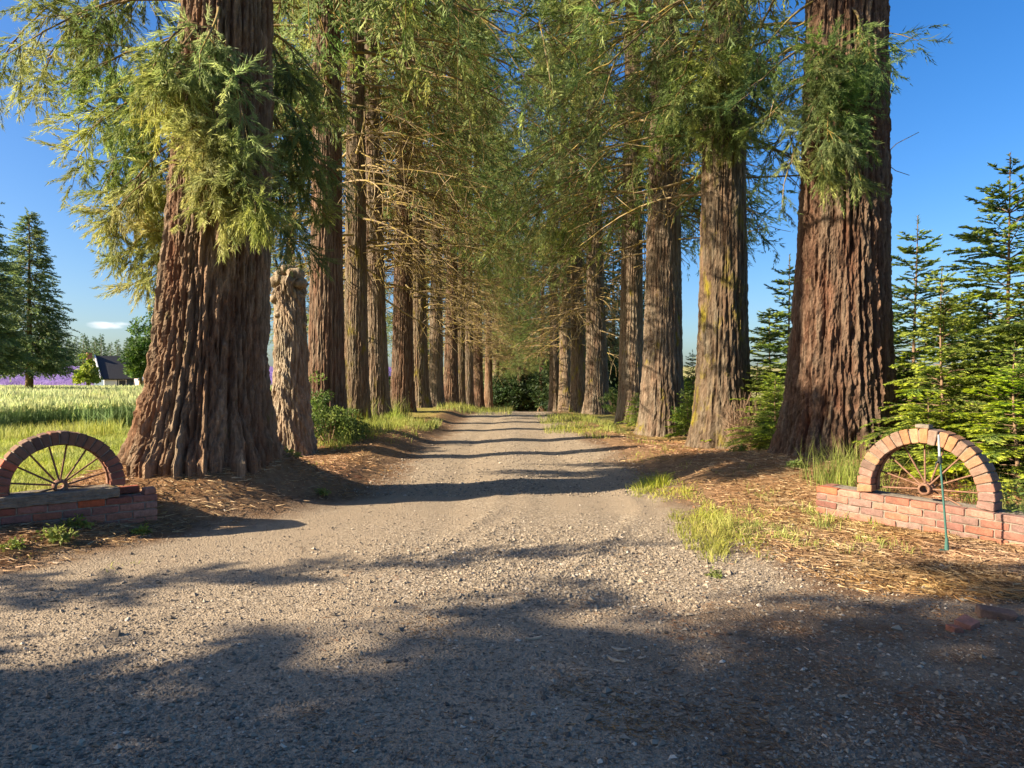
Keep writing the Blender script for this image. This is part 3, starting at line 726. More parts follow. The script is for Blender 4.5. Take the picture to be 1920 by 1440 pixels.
# ---------------------------------------------------------------- broken snag
sx, sy = (546 - 960) / FPX * 11.5, 11.5
sb = (sx, sy, hz(sx, sy) - .03)
snag = thing('dead_tree_snag', 'broken dead trunk with knobbly burl top between the two nearest left trees', 'dead tree', sb)
link('trunk', trunk_mesh('trunk', .255, .125, 2.98, 2.98, 150, 230, .045, .07, .4, 611, ([0, 1.5, 3], [0, 0, -.02]), .25, 4, .9, True), M['bark_snag'], snag)
def lump(r, seed, sq=(1, 1, 1)):
    bm = bmesh.new(); bmesh.ops.create_icosphere(bm, subdivisions=3, radius=1)
    for v in bm.verts:
        c = v.co; k = 1 + .7 * float(fbm(np.array([c.x * 2.1 + seed + c.z]), np.array([c.y * 2.1 - c.z * 1.3]), seed)[0]) + .25 * float(fbm(np.array([c.x * 6 + seed + c.z * 5]), np.array([c.y * 6 - c.z * 4]), seed + 2)[0])
        v.co = Vector((c.x * sq[0], c.y * sq[1], c.z * sq[2])) * r * k
    me = bm_mesh('burl', bm, True)
    a = me.attributes.new('ridge', 'FLOAT', 'POINT'); a.data.foreach_set('value', RNG.uniform(.3, 1, len(me.vertices)).astype(np.float32)); return me
for i, (dx, dz, r) in enumerate(((-.17, 2.92, .12), (.11, 3.03, .14), (-.05, 3.10, .12), (.2, 2.88, .10), (-.24, 2.62, .08), (.22, 2.2, .06), (-.02, 2.90, .12), (-.13, 3.06, .09), (.16, 2.70, .08), (-.16, 2.35, .06), (.05, 1.7, .05), (.0, 3.14, .08))):
    link('burl', lump(r * 1.15, 620 + i, (1, 1, .8)), M['burl_pale'], snag, (dx, -.17 + .05 * (i % 3), dz))
tw = Tris()
for d in ((-.2, .3), (.05, .35), (-.08, .28)):
    tube(tw, [[d[0] * .4, -.05, 3.0], [d[0], -.08, 3.0 + d[1] * .5], [d[0] * 1.3, -.1, 3.0 + d[1]]], .012, .005, 4, .8)
link('stub_twigs', tw.mesh('stub_twigs'), M['branch'], snag)['kind'] = 'stuff'

# ---------------------------------------------------------------- brick walls with half wagon wheels
def brick_mesh(lx, ly, lz, seed, wedge=0):
    rs = random.Random(seed); bm = bmesh.new(); box_bm(bm, -lx / 2, lx / 2, -ly / 2, ly / 2, -lz / 2, lz / 2)
    for v in bm.verts:
        if wedge: v.co.x *= 1 + wedge * (1 if v.co.z > 0 else -1)
        v.co += Vector((rs.uniform(-1, 1), rs.uniform(-1, 1), rs.uniform(-1, 1))) * .0028
    bmesh.ops.bevel(bm, geom=bm.edges[:], offset=.0055, segments=1, affect='EDGES', profile=.5)
    for v in bm.verts: v.co += Vector((rs.uniform(-1, 1), rs.uniform(-1, 1), rs.uniform(-1, 1))) * .0016
    return bm_mesh('brick', bm)
def with_mat(me, m): me.materials.append(m); return me
SETS = {}
def brick_set(key, dims, mat, wedge=0):
    if key not in SETS: SETS[key] = [with_mat(brick_mesh(*dims, 900 + hash(key) % 50 + k if False else 900 + len(SETS) * 11 + k, wedge), M[mat]) for k in range(5)]
    return SETS[key][RNG.integers(0, 5)]
def put_brick(parent, key, dims, mat, loc, rot=(0, 0, 0), wedge=0, name='brick'):
    o = link(name, brick_set(key, dims, mat, wedge), None, parent, loc)
    o.rotation_euler = (rot[0] + RNG.normal() * .008, rot[1] + RNG.normal() * .008, rot[2] + RNG.normal() * .012); return o
def solid_box(name, parent, mat, x0, x1, y0, y1, z0, z1, rough=.004, cuts=10):
    bm = bmesh.new(); box_bm(bm, x0, x1, y0, y1, z0, z1)
    bmesh.ops.bevel(bm, geom=bm.edges[:], offset=.008, segments=2, affect='EDGES', profile=.6)
    if cuts: bmesh.ops.subdivide_edges(bm, edges=[e for e in bm.edges if e.calc_length() > .06], cuts=cuts, use_grid_fill=True)
    for v in bm.verts: v.co += Vector(RNG.normal(size=3)) * rough * .5
    return link(name, bm_mesh(name, bm), mat, parent)

def wheel(parent, zc, r, angs, rim0, rim1, yoff):
    wroot = link('wagon_wheel', None, None, parent, (0, yoff, zc))
    a = np.linspace(R(rim0), R(rim1), 60)
    # flat iron tyre
    V, F = [], []
    for k, t in enumerate(a):
        for rr, yy in ((r - .009, -.028), (r + .006, -.028), (r + .006, .028), (r - .009, .028)): V.append((math.cos(t) * rr, yy, math.sin(t) * rr))
    for k in range(len(a) - 1):
        for j in range(4): F.append((k * 4 + j, k * 4 + (j + 1) % 4, k * 4 + 4 + (j + 1) % 4, k * 4 + 4 + j))
    link('rim', mesh_np('rim', np.array(V), np.array(F)), M['rust'], wroot)
    hb = Tris(); th = np.linspace(0, 2 * np.pi, 25)[:-1]
    prof = [(-.075, .043), (-.07, .050), (-.03, .050), (-.022, .058), (.022, .058), (.03, .05), (.07, .048), (.07, .033), (-.075, .033), (-.075, .043)]
    V = np.array([[[math.cos(t) * q, y, math.sin(t) * q] for t in th] for y, q in prof]).reshape(-1, 3)
    F = [(i * 24 + j, i * 24 + (j + 1) % 24, (i + 1) * 24 + (j + 1) % 24, (i + 1) * 24 + j) for i in range(len(prof) - 1) for j in range(24)]
    link('hub', mesh_np('hub', V, np.array(F)), M['rust'], wroot)
    for k, g in enumerate(angs):
        t = R(g + RNG.normal() * 1.2); acc = Tris(); d = np.array([math.cos(t), 0, math.sin(t)]); s = (-1) ** k * .03
        e = d * (r - .005) + [0, RNG.normal() * .004, 0]
        tube(acc, [d * .05 + [0, s, 0], d * .2 + [0, s * .6, 0], e], .0085, .0075, 7, .5)
        link('spoke', acc.mesh('spoke', True), M['rust'], wroot)
    return wroot

def brick_wall(spec, label, x0, x1, front, thick, zbot, mats, rz, tilt=0):
    cx, cy = spec['c']
    root = thing('wheel_arch_wall', label, 'brick wall', (cx, cy, 0), rz, 'brick entrance walls with half wagon wheels')
    root.rotation_euler = (0, tilt, rz)
    course = 0; z = spec['top']
    while z > zbot:
        x = x1 - (0 if course % 2 == 0 else .105)
        if course % 2: put_brick(root, 'half_' + mats[1], (.097, .095, .057), mats[1], (x1 - .05, front + .048, z - .029))
        else: put_brick(root, 'end_' + mats[1], (.095, .2, .057), mats[1], (x1 - .0475, front + .1 + .098, z - .029))
        first = True
        while x > x0:
            L = .2
            m = mats[1] if first and course else mats[0]
            put_brick(root, 's_' + m, (.197, .095, .057), m, (x - .1, front + .048 + RNG.normal() * .002, z - .029))
            x -= .208; first = False
        # cross bricks on the end face
        if course % 2: put_brick(root, 'end_' + mats[1], (.095, .2, .057), mats[1], (x1 - .048, front + .1 + .1, z - .029))
        z -= .067; course += 1
    solid_box('mortar', root, M['mortar'], x0, x1 - .014, front + .011, front + thick - .01, zbot - .05, spec['top'] - .007, .004, 14)
    return root

lw = brick_wall(LW, 'low red brick wall with dark half wagon wheel arch on the left beside the mown field', -1.5, .72, -.16, .32, -.05, ('brick_red', 'brick_pink'), R(42))
solid_box('concrete_ledge', lw, M['concrete'], -.545, .415, -.168, .13, .338, .425, .006, 16)
for x in (-.65, -.858, -1.07, -1.28): put_brick(lw, 's_brick_pink', (.197, .095, .057), 'brick_pink', (x, -.112, .367))
put_brick(lw, 'half_brick_pink', (.097, .095, .057), 'brick_pink', (.66, -.112, .366))
put_brick(lw, 's_brick_red', (.197, .095, .057), 'brick_red', (.52, .08, .366))
def arch(root, zc, rin, rout, n, a0, a1, y0, depth, mat, dark, dn):
    for k in range(n):
        a = R(a0 + (a1 - a0) * (k + .5) / n); rm = (rin + rout) / 2
        pitch = R(a1 - a0) / n * rm
        dims = (pitch * .88, depth, rout - rin)
        m = dark if k in dn else mat
        o = put_brick(root, 'arch_%s_%d' % (m, n), dims, m, (math.cos(a) * rm, y0 + depth / 2 + RNG.normal() * .004, zc + math.sin(a) * (rm + RNG.normal() * .003)), (0, math.pi / 2 - a, 0), .09, 'arch_brick')
    # recessed mortar between the arch bricks
    t = np.linspace(R(a0 + .5), R(a1 - .5), 50); V, F = [], []
    for q in t:
        for rr, yy in ((rin + .010, y0 + .012), (rout - .014, y0 + .012), (rout - .014, y0 + depth - .012), (rin + .010, y0 + depth - .012)): V.append((math.cos(q) * rr, yy, zc + math.sin(q) * rr))
    for k in range(len(t) - 1):
        for j in range(4): F.append((k * 4 + j, k * 4 + (j + 1) % 4, k * 4 + 4 + (j + 1) % 4, k * 4 + 4 + j))
    F += [(0, 1, 2, 3), tuple(len(V) - 4 + j for j in range(4))]
    link('arch_mortar', mesh_np('arch_mortar', np.array(V), np.array(F)), M['mortar'], root)
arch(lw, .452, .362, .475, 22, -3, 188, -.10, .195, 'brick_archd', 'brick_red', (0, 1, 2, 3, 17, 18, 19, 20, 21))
wheel(lw, .462, .357, [14 + 22.5 * k for k in range(-1, 9)], -2, 186, 0)

# the right wall's free end is its left one, so it is laid mirrored
def right_wall():
    cx, cy = RW['c']; rz = R(-50); x0, x1, front, thick = -.90, 1.75, -.17, .34
    root = thing('wheel_arch_wall', 'low salmon brick wall with sunlit brown half wagon wheel arch on the right under young firs', 'brick wall', (cx, cy, 0), 0, 'brick entrance walls with half wagon wheels')
    root.rotation_euler = (0, .034, rz)
    z = RW['top']; c = 0
    while z > -.12:
        x = x0
        if c % 2: put_brick(root, 'half_brick_pink', (.097, .095, .057), 'brick_pink', (x + .05, front + .048, z - .029)); x += .105
        while x < x1:
            m = 'brick_red' if RNG.random() < .1 else 'brick_pink'
            put_brick(root, 's_' + m, (.197, .095, .057), m, (x + .1, front + .048 + RNG.normal() * .002, z - .029)); x += .208
        put_brick(root, 'end_brick_pink', (.095, .2, .057), 'brick_pink', (x0 + .048, front + .2, z - .029))
        z -= .067; c += 1
    solid_box('mortar', root, M['mortar'], x0 + .014, x1, front + .011, front + thick - .01, -.2, RW['top'] - .007, .004, 14)
    return root
rw = right_wall()
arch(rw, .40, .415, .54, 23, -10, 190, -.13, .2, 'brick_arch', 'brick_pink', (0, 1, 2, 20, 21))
wheel(rw, .41, .41, [3 + 23 * k for k in range(-1, 9)], -9, 189, 0)

# ---------------------------------------------------------------- stake, loose bricks, chips
st = P(1775, 1047, 5.24); stz = hz(st[0], st[1])
sroot = thing('marker_stake', 'thin dark green garden stake with clear tip leaning in front of the right wheel arch', 'stake', (st[0], st[1], stz))
def part_tube(name, pts, r0, r1, mat, par, k=10):
    a = Tris(); tube(a, pts, r0, r1, k, .5); return link(name, a.mesh(name, True), M[mat], par)
tx = -.062
part_tube('rod', [[0, 0, .08], [tx * .4, 0, .4], [tx * .86, 0, .735]], .0085, .0078, 'stake_green', sroot)
part_tube('socket', [[.002, 0, -.03], [.001, 0, .05], [0, 0, .11]], .021, .010, 'stake_green', sroot)
part_tube('clear_tip', [[tx * .86, 0, .72], [tx, 0, .90]], .010, .008, 'stake_clear', sroot)
part_tube('collar', [[tx * .84, 0, .68], [tx * .86, 0, .735]], .017, .015, 'stake_black', sroot)
a = Tris(); tube(a, [[tx * .84, 0, .70], [tx * .84 - .035, -.01, .685], [tx * .84 - .045, -.01, .65]], .008, .006, 6); link('clip', a.mesh('clip', True), M['stake_black'], sroot)
for sgn in (-1, 1):
    solid_box('foot_flange', sroot, M['stake_green'], min(.012 * sgn, .055 * sgn), max(.012 * sgn, .055 * sgn), -.004, .004, -.02, .022, 0, 0)

def loose_brick(px, py, Y, dims, rot, mat, label, seed):
    p = P(px, py, Y); me = with_mat(brick_mesh(*dims, seed), M[mat])
    rs = random.Random(seed)
    for v in me.vertices:
        if v.co.x > dims[0] * .3: v.co.x -= rs.uniform(0, dims[0] * .25)
        v.co += Vector((rs.uniform(-1, 1), rs.uniform(-1, 1), rs.uniform(-1, 1))) * .004
    o = link('loose_brick', me, None, None, (p[0], p[1], hz(p[0], p[1]) + dims[2] * .36)); o.rotation_euler = rot
    tag(o, label, 'brick', 'broken bricks lying on the ground'); return o
loose_brick(1815, 1180, 3.75, (.115, .085, .062), (.15, -.12, .5), 'brick_red', 'broken orange brick lying in the shade at the lower right', 71)
loose_brick(1872, 1165, 3.9, (.20, .095, .06), (.1, .12, -.35), 'brick_archd', 'long brown brick half buried in litter at the right edge', 72)
loose_brick(1790, 1192, 3.68, (.075, .06, .04), (0, .1, .2), 'brick_red', 'small dark red brick fragment left of the broken orange brick', 73)
# broken grey brick on top of the right arch
cA = Matrix.Translation((RW['c'][0], RW['c'][1], 0)) @ Matrix.Rotation(R(-50), 4, 'Z') @ Matrix.Rotation(.034, 4, 'Y')
q = cA @ Vector((-.03, -.03, .40 + .54 + .018))
o = link('brick_shard', with_mat(brick_mesh(.105, .12, .034, 77), M['concrete']), None, None, q); o.rotation_euler = (0, .06, R(-48))
tag(o, 'flat grey brick shard lying on top of the right wheel arch', 'brick')
for k, (px, py, L, rz, lab) in enumerate(((1155, 1243, .10, -.7, 'pale splintered wood chip lying near the middle of the shaded drive'), (1160, 1222, .075, -.4, 'thin pale wood splinter just behind the larger wood chip'),
                                          (1000, 1205, .09, .3, 'bent pale wood splinter beside a few dark stones'), (107, 1066, .07, -.2, 'white wood chip at the left verge below the brick wall'))):
    Y = CAM_H * FPX / (py - HOR); p = P(px, py, Y); bm = bmesh.new(); box_bm(bm, -L / 2, L / 2, -.009, .009, -.004, .004)
    bmesh.ops.subdivide_edges(bm, edges=[e for e in bm.edges if e.calc_length() > .03], cuts=3)
    for v in bm.verts: v.co.z += .35 * v.co.x * v.co.x / L; v.co.y *= 1 - 1.2 * abs(v.co.x) / L; v.co += Vector(RNG.normal(size=3)) * .0012
    o = link('wood_chip', bm_mesh('wood_chip', bm), M['chip_wood'], None, (p[0], p[1], hz(p[0], p[1]) + .013), rz); tag(o, lab, 'wood chip', 'wood chips on the ground')

# ---------------------------------------------------------------- young firs on the right
def fir_meshes(seed, Ht, Rb, n_wh, light=.5, bare=.0):
    global RNG
    keep = RNG; RNG = np.random.default_rng(seed); acc, wood = Tris(), Tris()
    ax = np.array([[.03 * math.sin(h * 1.3 + seed), .03 * math.cos(h + seed), h] for h in np.linspace(-.15, Ht, 14)])
    tr = Tris(); tube(tr, ax, .022 * Ht / 3 + .012, .004, 7, .5)
    Ps, Ds, Ls, Ts = [], [], [], []
    def needles(p0, d, L, n, tip):
        t = RNG.uniform(.0, 1, n); sidev = nrm(np.cross(d, [0, 0, 1.0]) + RNG.normal(size=3) * .12)
        s = np.where(RNG.random(n) < .5, 1, -1)[:, None]
        Ps.append(p0 + d * (t * L)[:, None]); Ds.append(d * RNG.uniform(.55, 1.0, (n, 1)) + sidev * s * RNG.uniform(.5, 1, (n, 1)) + np.array([0, 0, 1.0]) * RNG.normal(size=(n, 1)) * .25)
        Ls.append(RNG.uniform(.035, .065, n)); Ts.append(np.clip(tip + RNG.normal(size=n) * .12 + .25 * (t - .6), 0, 1))
    for w in range(n_wh):
        u = (w + RNG.uniform(-.2, .2)) / n_wh; h_w = .12 * Ht + .86 * Ht * u
        nb = int(RNG.integers(6, 10)) if u < .85 else 4
        Lb = Rb * (1 - u) ** .85 * 1.0 + .08
        a0 = RNG.uniform(0, 6.28)
        for b in range(nb):
            a = a0 + b * 6.283 / nb + RNG.normal() * .2; L = Lb * RNG.uniform(.65, 1.15)
            h = h_w + RNG.uniform(-.5, .5) * Ht / n_wh * (u < .8); o = np.array([math.cos(a), math.sin(a), 0]); up = RNG.uniform(-.1, .45) + .5 * u
            tt = np.linspace(0, 1, 6)[:, None]
            pt = np.array([0, 0, h]) + o * L * tt + np.array([0, 0, 1.0]) * (L * (up * tt - .35 * tt ** 2 * (1 - u)))
            tube(wood, pt, .006 + .004 * L, .0025, 3, .4)
            nt = max(3, int(L / .055)); newg = np.clip(light + RNG.normal() * .12, 0, 1)
            for k in range(nt):
                t = (.18 + .82 * k / nt); f = t * 5; i = min(int(f), 4); q = pt[i] + (pt[i + 1] - pt[i]) * (f - i); axd = nrm(pt[i + 1] - pt[i])
                sd = nrm(np.cross(axd, [0, 0, 1.0])) * (1 if k % 2 else -1)
                d = nrm(axd * RNG.uniform(.6, 1.0) + sd * .85 + np.array([0, 0, RNG.normal() * .15 - .1])); l = (.34 * L * (1 - .65 * t) + .06) * RNG.uniform(.7, 1.2)
                nn = int(15 + 125 * l); needles(q, d, l * .65, int(nn * .6), .28 + .15 * newg); needles(q + d * l * .6, d, l * .45, int(nn * .55), .42 + .5 * newg)
            needles(pt[-2], nrm(pt[-1] - pt[-2]), np.linalg.norm(pt[-1] - pt[-2]) + .05, 22, .45 + .5 * newg)
    needles(ax[-2], np.array([0, 0, 1.0]), Ht / 13, 26, .4)
    P_, D_, L_, T_ = (np.concatenate(q) for q in (Ps, Ds, Ls, Ts))
    strands(acc, P_, D_, L_, np.full(len(P_), .020), T_)
    RNG = keep
    return tr.mesh('trunk', True), acc.mesh('crown'), wood.mesh('branchwork')
firs = [fir_meshes(701, 4.2, 1.35, 15, .75), fir_meshes(702, 3.4, 1.25, 13, 1.0), fir_meshes(703, 3.8, .95, 12, .55)]
def fir(px, py_top, Y, k, label, rz, wide=1.0, grp='young firs behind the right wall'):
    x = (px - 960) / FPX * Y; z0 = hz(x, Y); Ht = CAM_H + (HOR - py_top) / FPX * Y - z0; s = Ht / (4.2, 3.4, 3.8)[k]
    root = thing('young_fir', label, 'fir tree', (x, Y, z0), rz, grp, (s * wide, s * wide, s))
    for nm, me, mt in zip(('trunk', 'crown', 'branchwork'), firs[k], ('twig', 'fir_leaf', 'twig')): link(nm, me, M[mt], root)
    return root
fir(1893, 285, 8.6, 0, 'tallest young fir with a bare leader at the right edge', .3)
fir(1716, 405, 11.5, 2, 'slim young fir with a crooked bent leader right of the big right trunk', 1.2)
fir(1768, 500, 8.3, 1, 'young fir with a thin pale stem straight behind the right wheel arch', 2.1, .95)
fir(1478, 478, 13.5, 2, 'slim young fir peeping out left of the big right trunk', .8, 1.1)
fir(1445, 575, 16.5, 1, 'bright green young fir between the second and first right trunks', 2.9, 1.2)
fir(1850, 540, 10.2, 1, 'bushy young fir left of the tallest one', 4.0, 1.25)
fir(1965, 430, 7.9, 0, 'young fir cut by the right edge of the view', 5.0, 1.1)
fir(1650, 560, 14.0, 0, 'dark young fir close behind the big right trunk', 3.5, 1.3)
fir(1790, 560, 12.5, 0, 'dark dense young fir behind the thin stemmed one', 1.6, 1.4)
fir(1700, 660, 9.4, 1, 'low bright fir spreading between the big right trunk and the wheel arch', .2, 1.6)
fir(1905, 640, 7.2, 1, 'low yellow green fir at the right edge beside the arch end', 2.2, 1.5)
fir(1420, 680, 13.2, 1, 'small bright fir right of the second right trunk', 1.1, 1.5)
fir(1290, 735, 17.0, 1, 'small bright green fir sapling between the second and third right trunks', 3.3, 1.3)
fir(1193, 735, 22.0, 1, 'little fir sapling at the foot of the fourth right trunk', .6, 1.3)
fir(1830, 700, 8.9, 1, 'low bright fir bough mass straight above the right side of the brick arch', 5.5, 1.7)
fir(1740, 735, 7.9, 1, 'little bright fir close behind the top of the brick arch', 3.9, 1.9)
fir(1455, 700, 11.6, 1, 'small bright fir touching the left side of the big right trunk', 2.4, 1.6)
fir(1660, 690, 11.0, 1, 'small bright fir tucked against the right side of the big right trunk', .9, 1.6)
fir(1945, 560, 9.6, 1, 'bright bushy fir at the right edge behind the tallest one', 1.9, 1.5)
fir(1275, 700, 21.0, 1, 'bright sapling beside the broad third right trunk', 5.9, 1.4)
fir(1300, 655, 24.0, 2, 'thin dark fir against the sky between the second and third right trunks', 4.4, 1.2)

# ---------------------------------------------------------------- shrubs, bushes, weeds
def bush_mesh(seed, rx, rz_, n, leaf, nclump=26, tintb=.5, low=.15):
    global RNG
    keep = RNG; RNG = np.random.default_rng(seed); acc, wood = Tris(), Tris()
    cl = RNG.normal(size=(nclump, 3)); cl = nrm(cl) * RNG.uniform(.35, 1, (nclump, 1)) ** .6; cl[:, 2] = np.abs(cl[:, 2]) * RNG.uniform(.4, 1, nclump) + low
    cl = cl * [rx, rx, rz_]; sz = RNG.uniform(.16, .34, nclump) * rx; ct = np.clip(tintb + RNG.normal(size=nclump) * .15, .05, .95)
    k = RNG.integers(0, nclump, n); v = nrm(RNG.normal(size=(n, 3))); rr = RNG.random((n, 1)) ** .45
    p = cl[k] + v * rr * sz[k][:, None] * [1.15, 1.15, .75]; p[:, 2] = np.maximum(p[:, 2], .03)
    d = v + RNG.normal(size=(n, 3)) * .6 + [0, 0, -.15]
    leaves(acc, p, d, leaf * RNG.uniform(.6, 1.3, n), leaf * .55 * RNG.uniform(.7, 1.2, n), np.clip(ct[k] + RNG.normal(size=n) * .14, 0, 1))
    for c in cl:
        t = np.linspace(0, 1, 5)[:, None]; tube(wood, np.array([c[0] * .12, c[1] * .12, -.05]) * (1 - t) + c * t + RNG.normal(size=(5, 3)) * .03 * rx * t * (1 - t) * 4, .012 * rx + .003, .003 * rx + .001, 3, .4)
    RNG = keep
    return acc.mesh('foliage'), wood.mesh('stems')
def bush(name, label, cat, loc, rz, meshes, mat, sc=1.0, grp=None):
    root = thing(name, label, cat, (loc[0], loc[1], hz(loc[0], loc[1])), rz, grp, sc)
    link('foliage', meshes[0], M[mat], root); link('stems', meshes[1], M['twig'], root); return root
def at(px, Y): return ((px - 960) / FPX * Y, Y)
b_small = bush_mesh(801, .55, .8, 3200, .055, 34, .55); b_med = bush_mesh(802, .5, 1.3, 2600, .05, 30, .6); b_big = bush_mesh(803, 2.4, 3.2, 9000, .20, 60, .45)
bush('shrub', 'leafy yellow green shrub at the foot of the dark brown left trunk', 'shrub', at(618, 12.6), 0, b_small, 'shrub_leaf', 1.15)
bush('shrub', 'upright thin leafy shoots growing up the left side of the dark brown trunk', 'shrub', at(592, 13.4), 1, b_med, 'shrub_leaf', 1.15)
bush('shrub', 'low leafy shrub right of the yellow green one, below the mossy trunk', 'shrub', at(650, 13.2), 2, b_small, 'shrub_leaf', .7)
weed = bush_mesh(804, .16, .16, 190, .05, 9, .75, .02)
for k, (px, py, sc, lab) in enumerate(((95, 1010, .9, 'bright green weed in front of the left brick wall, nearest the left edge'), (130, 995, .8, 'bright green weed against the left wall below the hub'),
                                       (265, 985, .6, 'small weed at the right end of the left brick wall'), (262, 925, 1.1, 'leafy weeds growing between left wall end and big trunk'), (290, 905, .9, 'small leafy weed at the foot of the big left trunk'),
                                       (545, 905, .8, 'arching weed in the shadow right of the big left trunk'), (600, 925, .6, 'small weed at the edge of the shadow right of the big left trunk'),
                                       (1490, 905, .9, 'small bright leafy weed in front of the big right trunk'), (1390, 868, .9, 'low leafy weed between the two nearest right trunks'), (30, 1025, .6, 'tiny weed by the lower left verge'),
                                       (1345, 1050, .4, 'tiny green sprout in the straw left of the stake'))):
    Y = (CAM_H - .12) * FPX / (py - HOR)
    bush('weed_plant', lab, 'weed', at(px, Y), k, weed, 'shrub_leaf', sc, 'weeds along the verges')
# dry twiggy bush
bx, by = at(1392, 12.4); acc = Tris()
for k in range(60):
    a = RNG.uniform(0, 6.28); L = RNG.uniform(.5, 1.25); sp_ = RNG.uniform(.05, .42)
    e = np.array([math.cos(a) * sp_ * L, math.sin(a) * sp_ * L, L * .95]); t = np.linspace(0, 1, 6)[:, None]
    pt = e * t + RNG.normal(size=(6, 3)) * .03 * t + np.array([RNG.normal() * .08, RNG.normal() * .08, 0]); tube(acc, pt, .008, .003, 3, RNG.uniform(.2, 1))
    for j in range(5):
        q = pt[RNG.integers(1, 5)]; d = nrm(e / L + RNG.normal(size=3) * .6); tube(acc, [q, q + d * .12, q + d * .24 + [0, 0, .02]], .004, .002, 3, RNG.uniform(.3, 1))
dry = thing('dry_bush', 'dry brown leafless bush at the foot of the second right trunk', 'bush', (bx, by, hz(bx, by) - .02))
o = link('twigs', acc.mesh('twigs'), M['twig'], dry); o['kind'] = 'stuff'
for k, (px, Y, sc, lab) in enumerate(((1410, 14.6, 1.3, 'leafy bright shrub filling the gap right of the second right trunk'), (1300, 17.5, 1.1, 'leafy shrub between the second and third right trunks'), (1215, 21.5, 1.0, 'leafy shrub behind the foot of the third right trunk'), (1155, 29, 1.3, 'leafy shrub between the fourth and fifth right trunks'))):
    bush('shrub', lab, 'shrub', at(px, Y), k * 1.7, b_med, 'lime_leaf' if k == 1 else 'shrub_leaf', sc, 'shrubs between the right trunks')
# thicket closing the far end of the alley and bushes between the trunks
thk = bush_mesh(805, 2.6, 3.4, 7000, .26, 60, .5)
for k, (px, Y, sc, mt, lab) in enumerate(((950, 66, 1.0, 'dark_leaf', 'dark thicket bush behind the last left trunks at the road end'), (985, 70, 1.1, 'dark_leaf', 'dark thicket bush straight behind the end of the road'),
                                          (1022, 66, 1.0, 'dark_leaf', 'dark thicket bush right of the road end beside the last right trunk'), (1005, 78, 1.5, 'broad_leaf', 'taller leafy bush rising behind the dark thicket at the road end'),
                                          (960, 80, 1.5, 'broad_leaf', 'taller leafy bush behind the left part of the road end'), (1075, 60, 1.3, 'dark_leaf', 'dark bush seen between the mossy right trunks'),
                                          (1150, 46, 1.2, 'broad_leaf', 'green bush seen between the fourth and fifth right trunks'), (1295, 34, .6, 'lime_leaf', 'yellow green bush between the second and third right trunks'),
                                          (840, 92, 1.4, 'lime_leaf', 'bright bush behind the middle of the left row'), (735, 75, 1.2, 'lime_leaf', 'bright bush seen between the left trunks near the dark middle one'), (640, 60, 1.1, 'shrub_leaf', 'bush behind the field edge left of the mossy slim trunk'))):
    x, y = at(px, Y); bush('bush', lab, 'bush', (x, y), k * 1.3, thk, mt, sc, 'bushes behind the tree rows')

# ---------------------------------------------------------------- background conifers, house trees
def conifer(seed, Ht, Rb, h0, nb, nsp, size, width, nst, tint=.45):
    global RNG
    keep = RNG; RNG = np.random.default_rng(seed); acc, wood = Tris(), Tris(); A, B, C_, D_ = [], [], [], []
    tube(wood, [[0, 0, -.3], [0, 0, Ht * .4], [0, 0, Ht * .97]], Ht * .022, .02, 9, .35)
    for k in range(nb):
        u = (k + RNG.random()) / nb; u = u ** 1.15; h = h0 + (Ht - h0) * u; a = RNG.uniform(0, 6.283); o = np.array([math.cos(a), math.sin(a), 0])
        L = (Rb * (1 - u) ** .8 * (.8 + .2 * min(1, u * 8)) + .1) * RNG.uniform(.7, 1.12); tn = tint + RNG.normal() * .14
        dz = -.28 + .5 * u
        tube(wood, [[0, 0, h], o * L * .5 + [0, 0, h + L * dz * .4], o * L + [0, 0, h + L * dz]], .02, .006, 3, .3)
        for j in range(max(2, int(nsp * (.3 + .7 * (1 - u))))):
            s = RNG.uniform(.2, 1.0); lat = np.array([-o[1], o[0], 0]) * RNG.normal() * .22 * L * s
            A.append(o * L * s + lat + [0, 0, h + L * dz * s + RNG.normal() * .08]); B.append(o + lat * .8 + [0, 0, dz - .05] + RNG.normal(size=3) * .25); C_.append(size * RNG.uniform(.7, 1.3) * (.55 + .45 * (1 - u))); D_.append(tn + .25 * (s - .6))
    place_sprays(acc, np.array(A), np.array(B), np.array(C_), width, np.array(D_), nst, sag=.1, seed=seed); RNG = keep
    return wood.mesh('trunk', True), acc.mesh('crown')
con_a = conifer(811, 13, 2.6, 2.5, 500, 11, .75, .07, 20, .6); con_b = conifer(812, 14, 3.4, .6, 420, 9, 1.0, .15, 11, .4); con_far = conifer(813, 14, 2.7, .2, 110, 5, 1.7, .5, 9, .3)
def con_tree(name, label, loc, meshes, sc, rz, grp=None, mat='spruce_leaf'):
    root = thing(name, label, 'conifer', loc, rz, grp, sc); link('trunk', meshes[0], M['branch'], root); link('crown', meshes[1], M[mat], root); return root
x, y = at(55, 46); con_tree('spruce_tree', 'bushy blue green spruce standing alone in the field at the left', (x, y, hz(x, y)), con_a, .97, .5, 'spruces in the left field')
x, y = at(-45, 40); con_tree('spruce_tree', 'taller spruce cut by the left edge of the view', (x, y, hz(x, y)), con_a, 1.02, 2.5, 'spruces in the left field')
for k in range(46):
    px = -70 + k * 14 + RNG.uniform(-8, 8) if k < 30 else 90 + (k - 30) * 13 + RNG.uniform(-5, 5); Y = RNG.uniform(300, 380) if k < 30 else RNG.uniform(250, 290)
    x, y = at(px, Y); s = RNG.uniform(.7, 1.15) * (1.0 if k < 30 else .85)
    con_tree('distant_conifer', 'small dark conifer in the far tree line behind the lavender field', (x, y, hz(x, y)), con_far, (s * .9, s * .9, s), k, 'conifers of the far tree line')
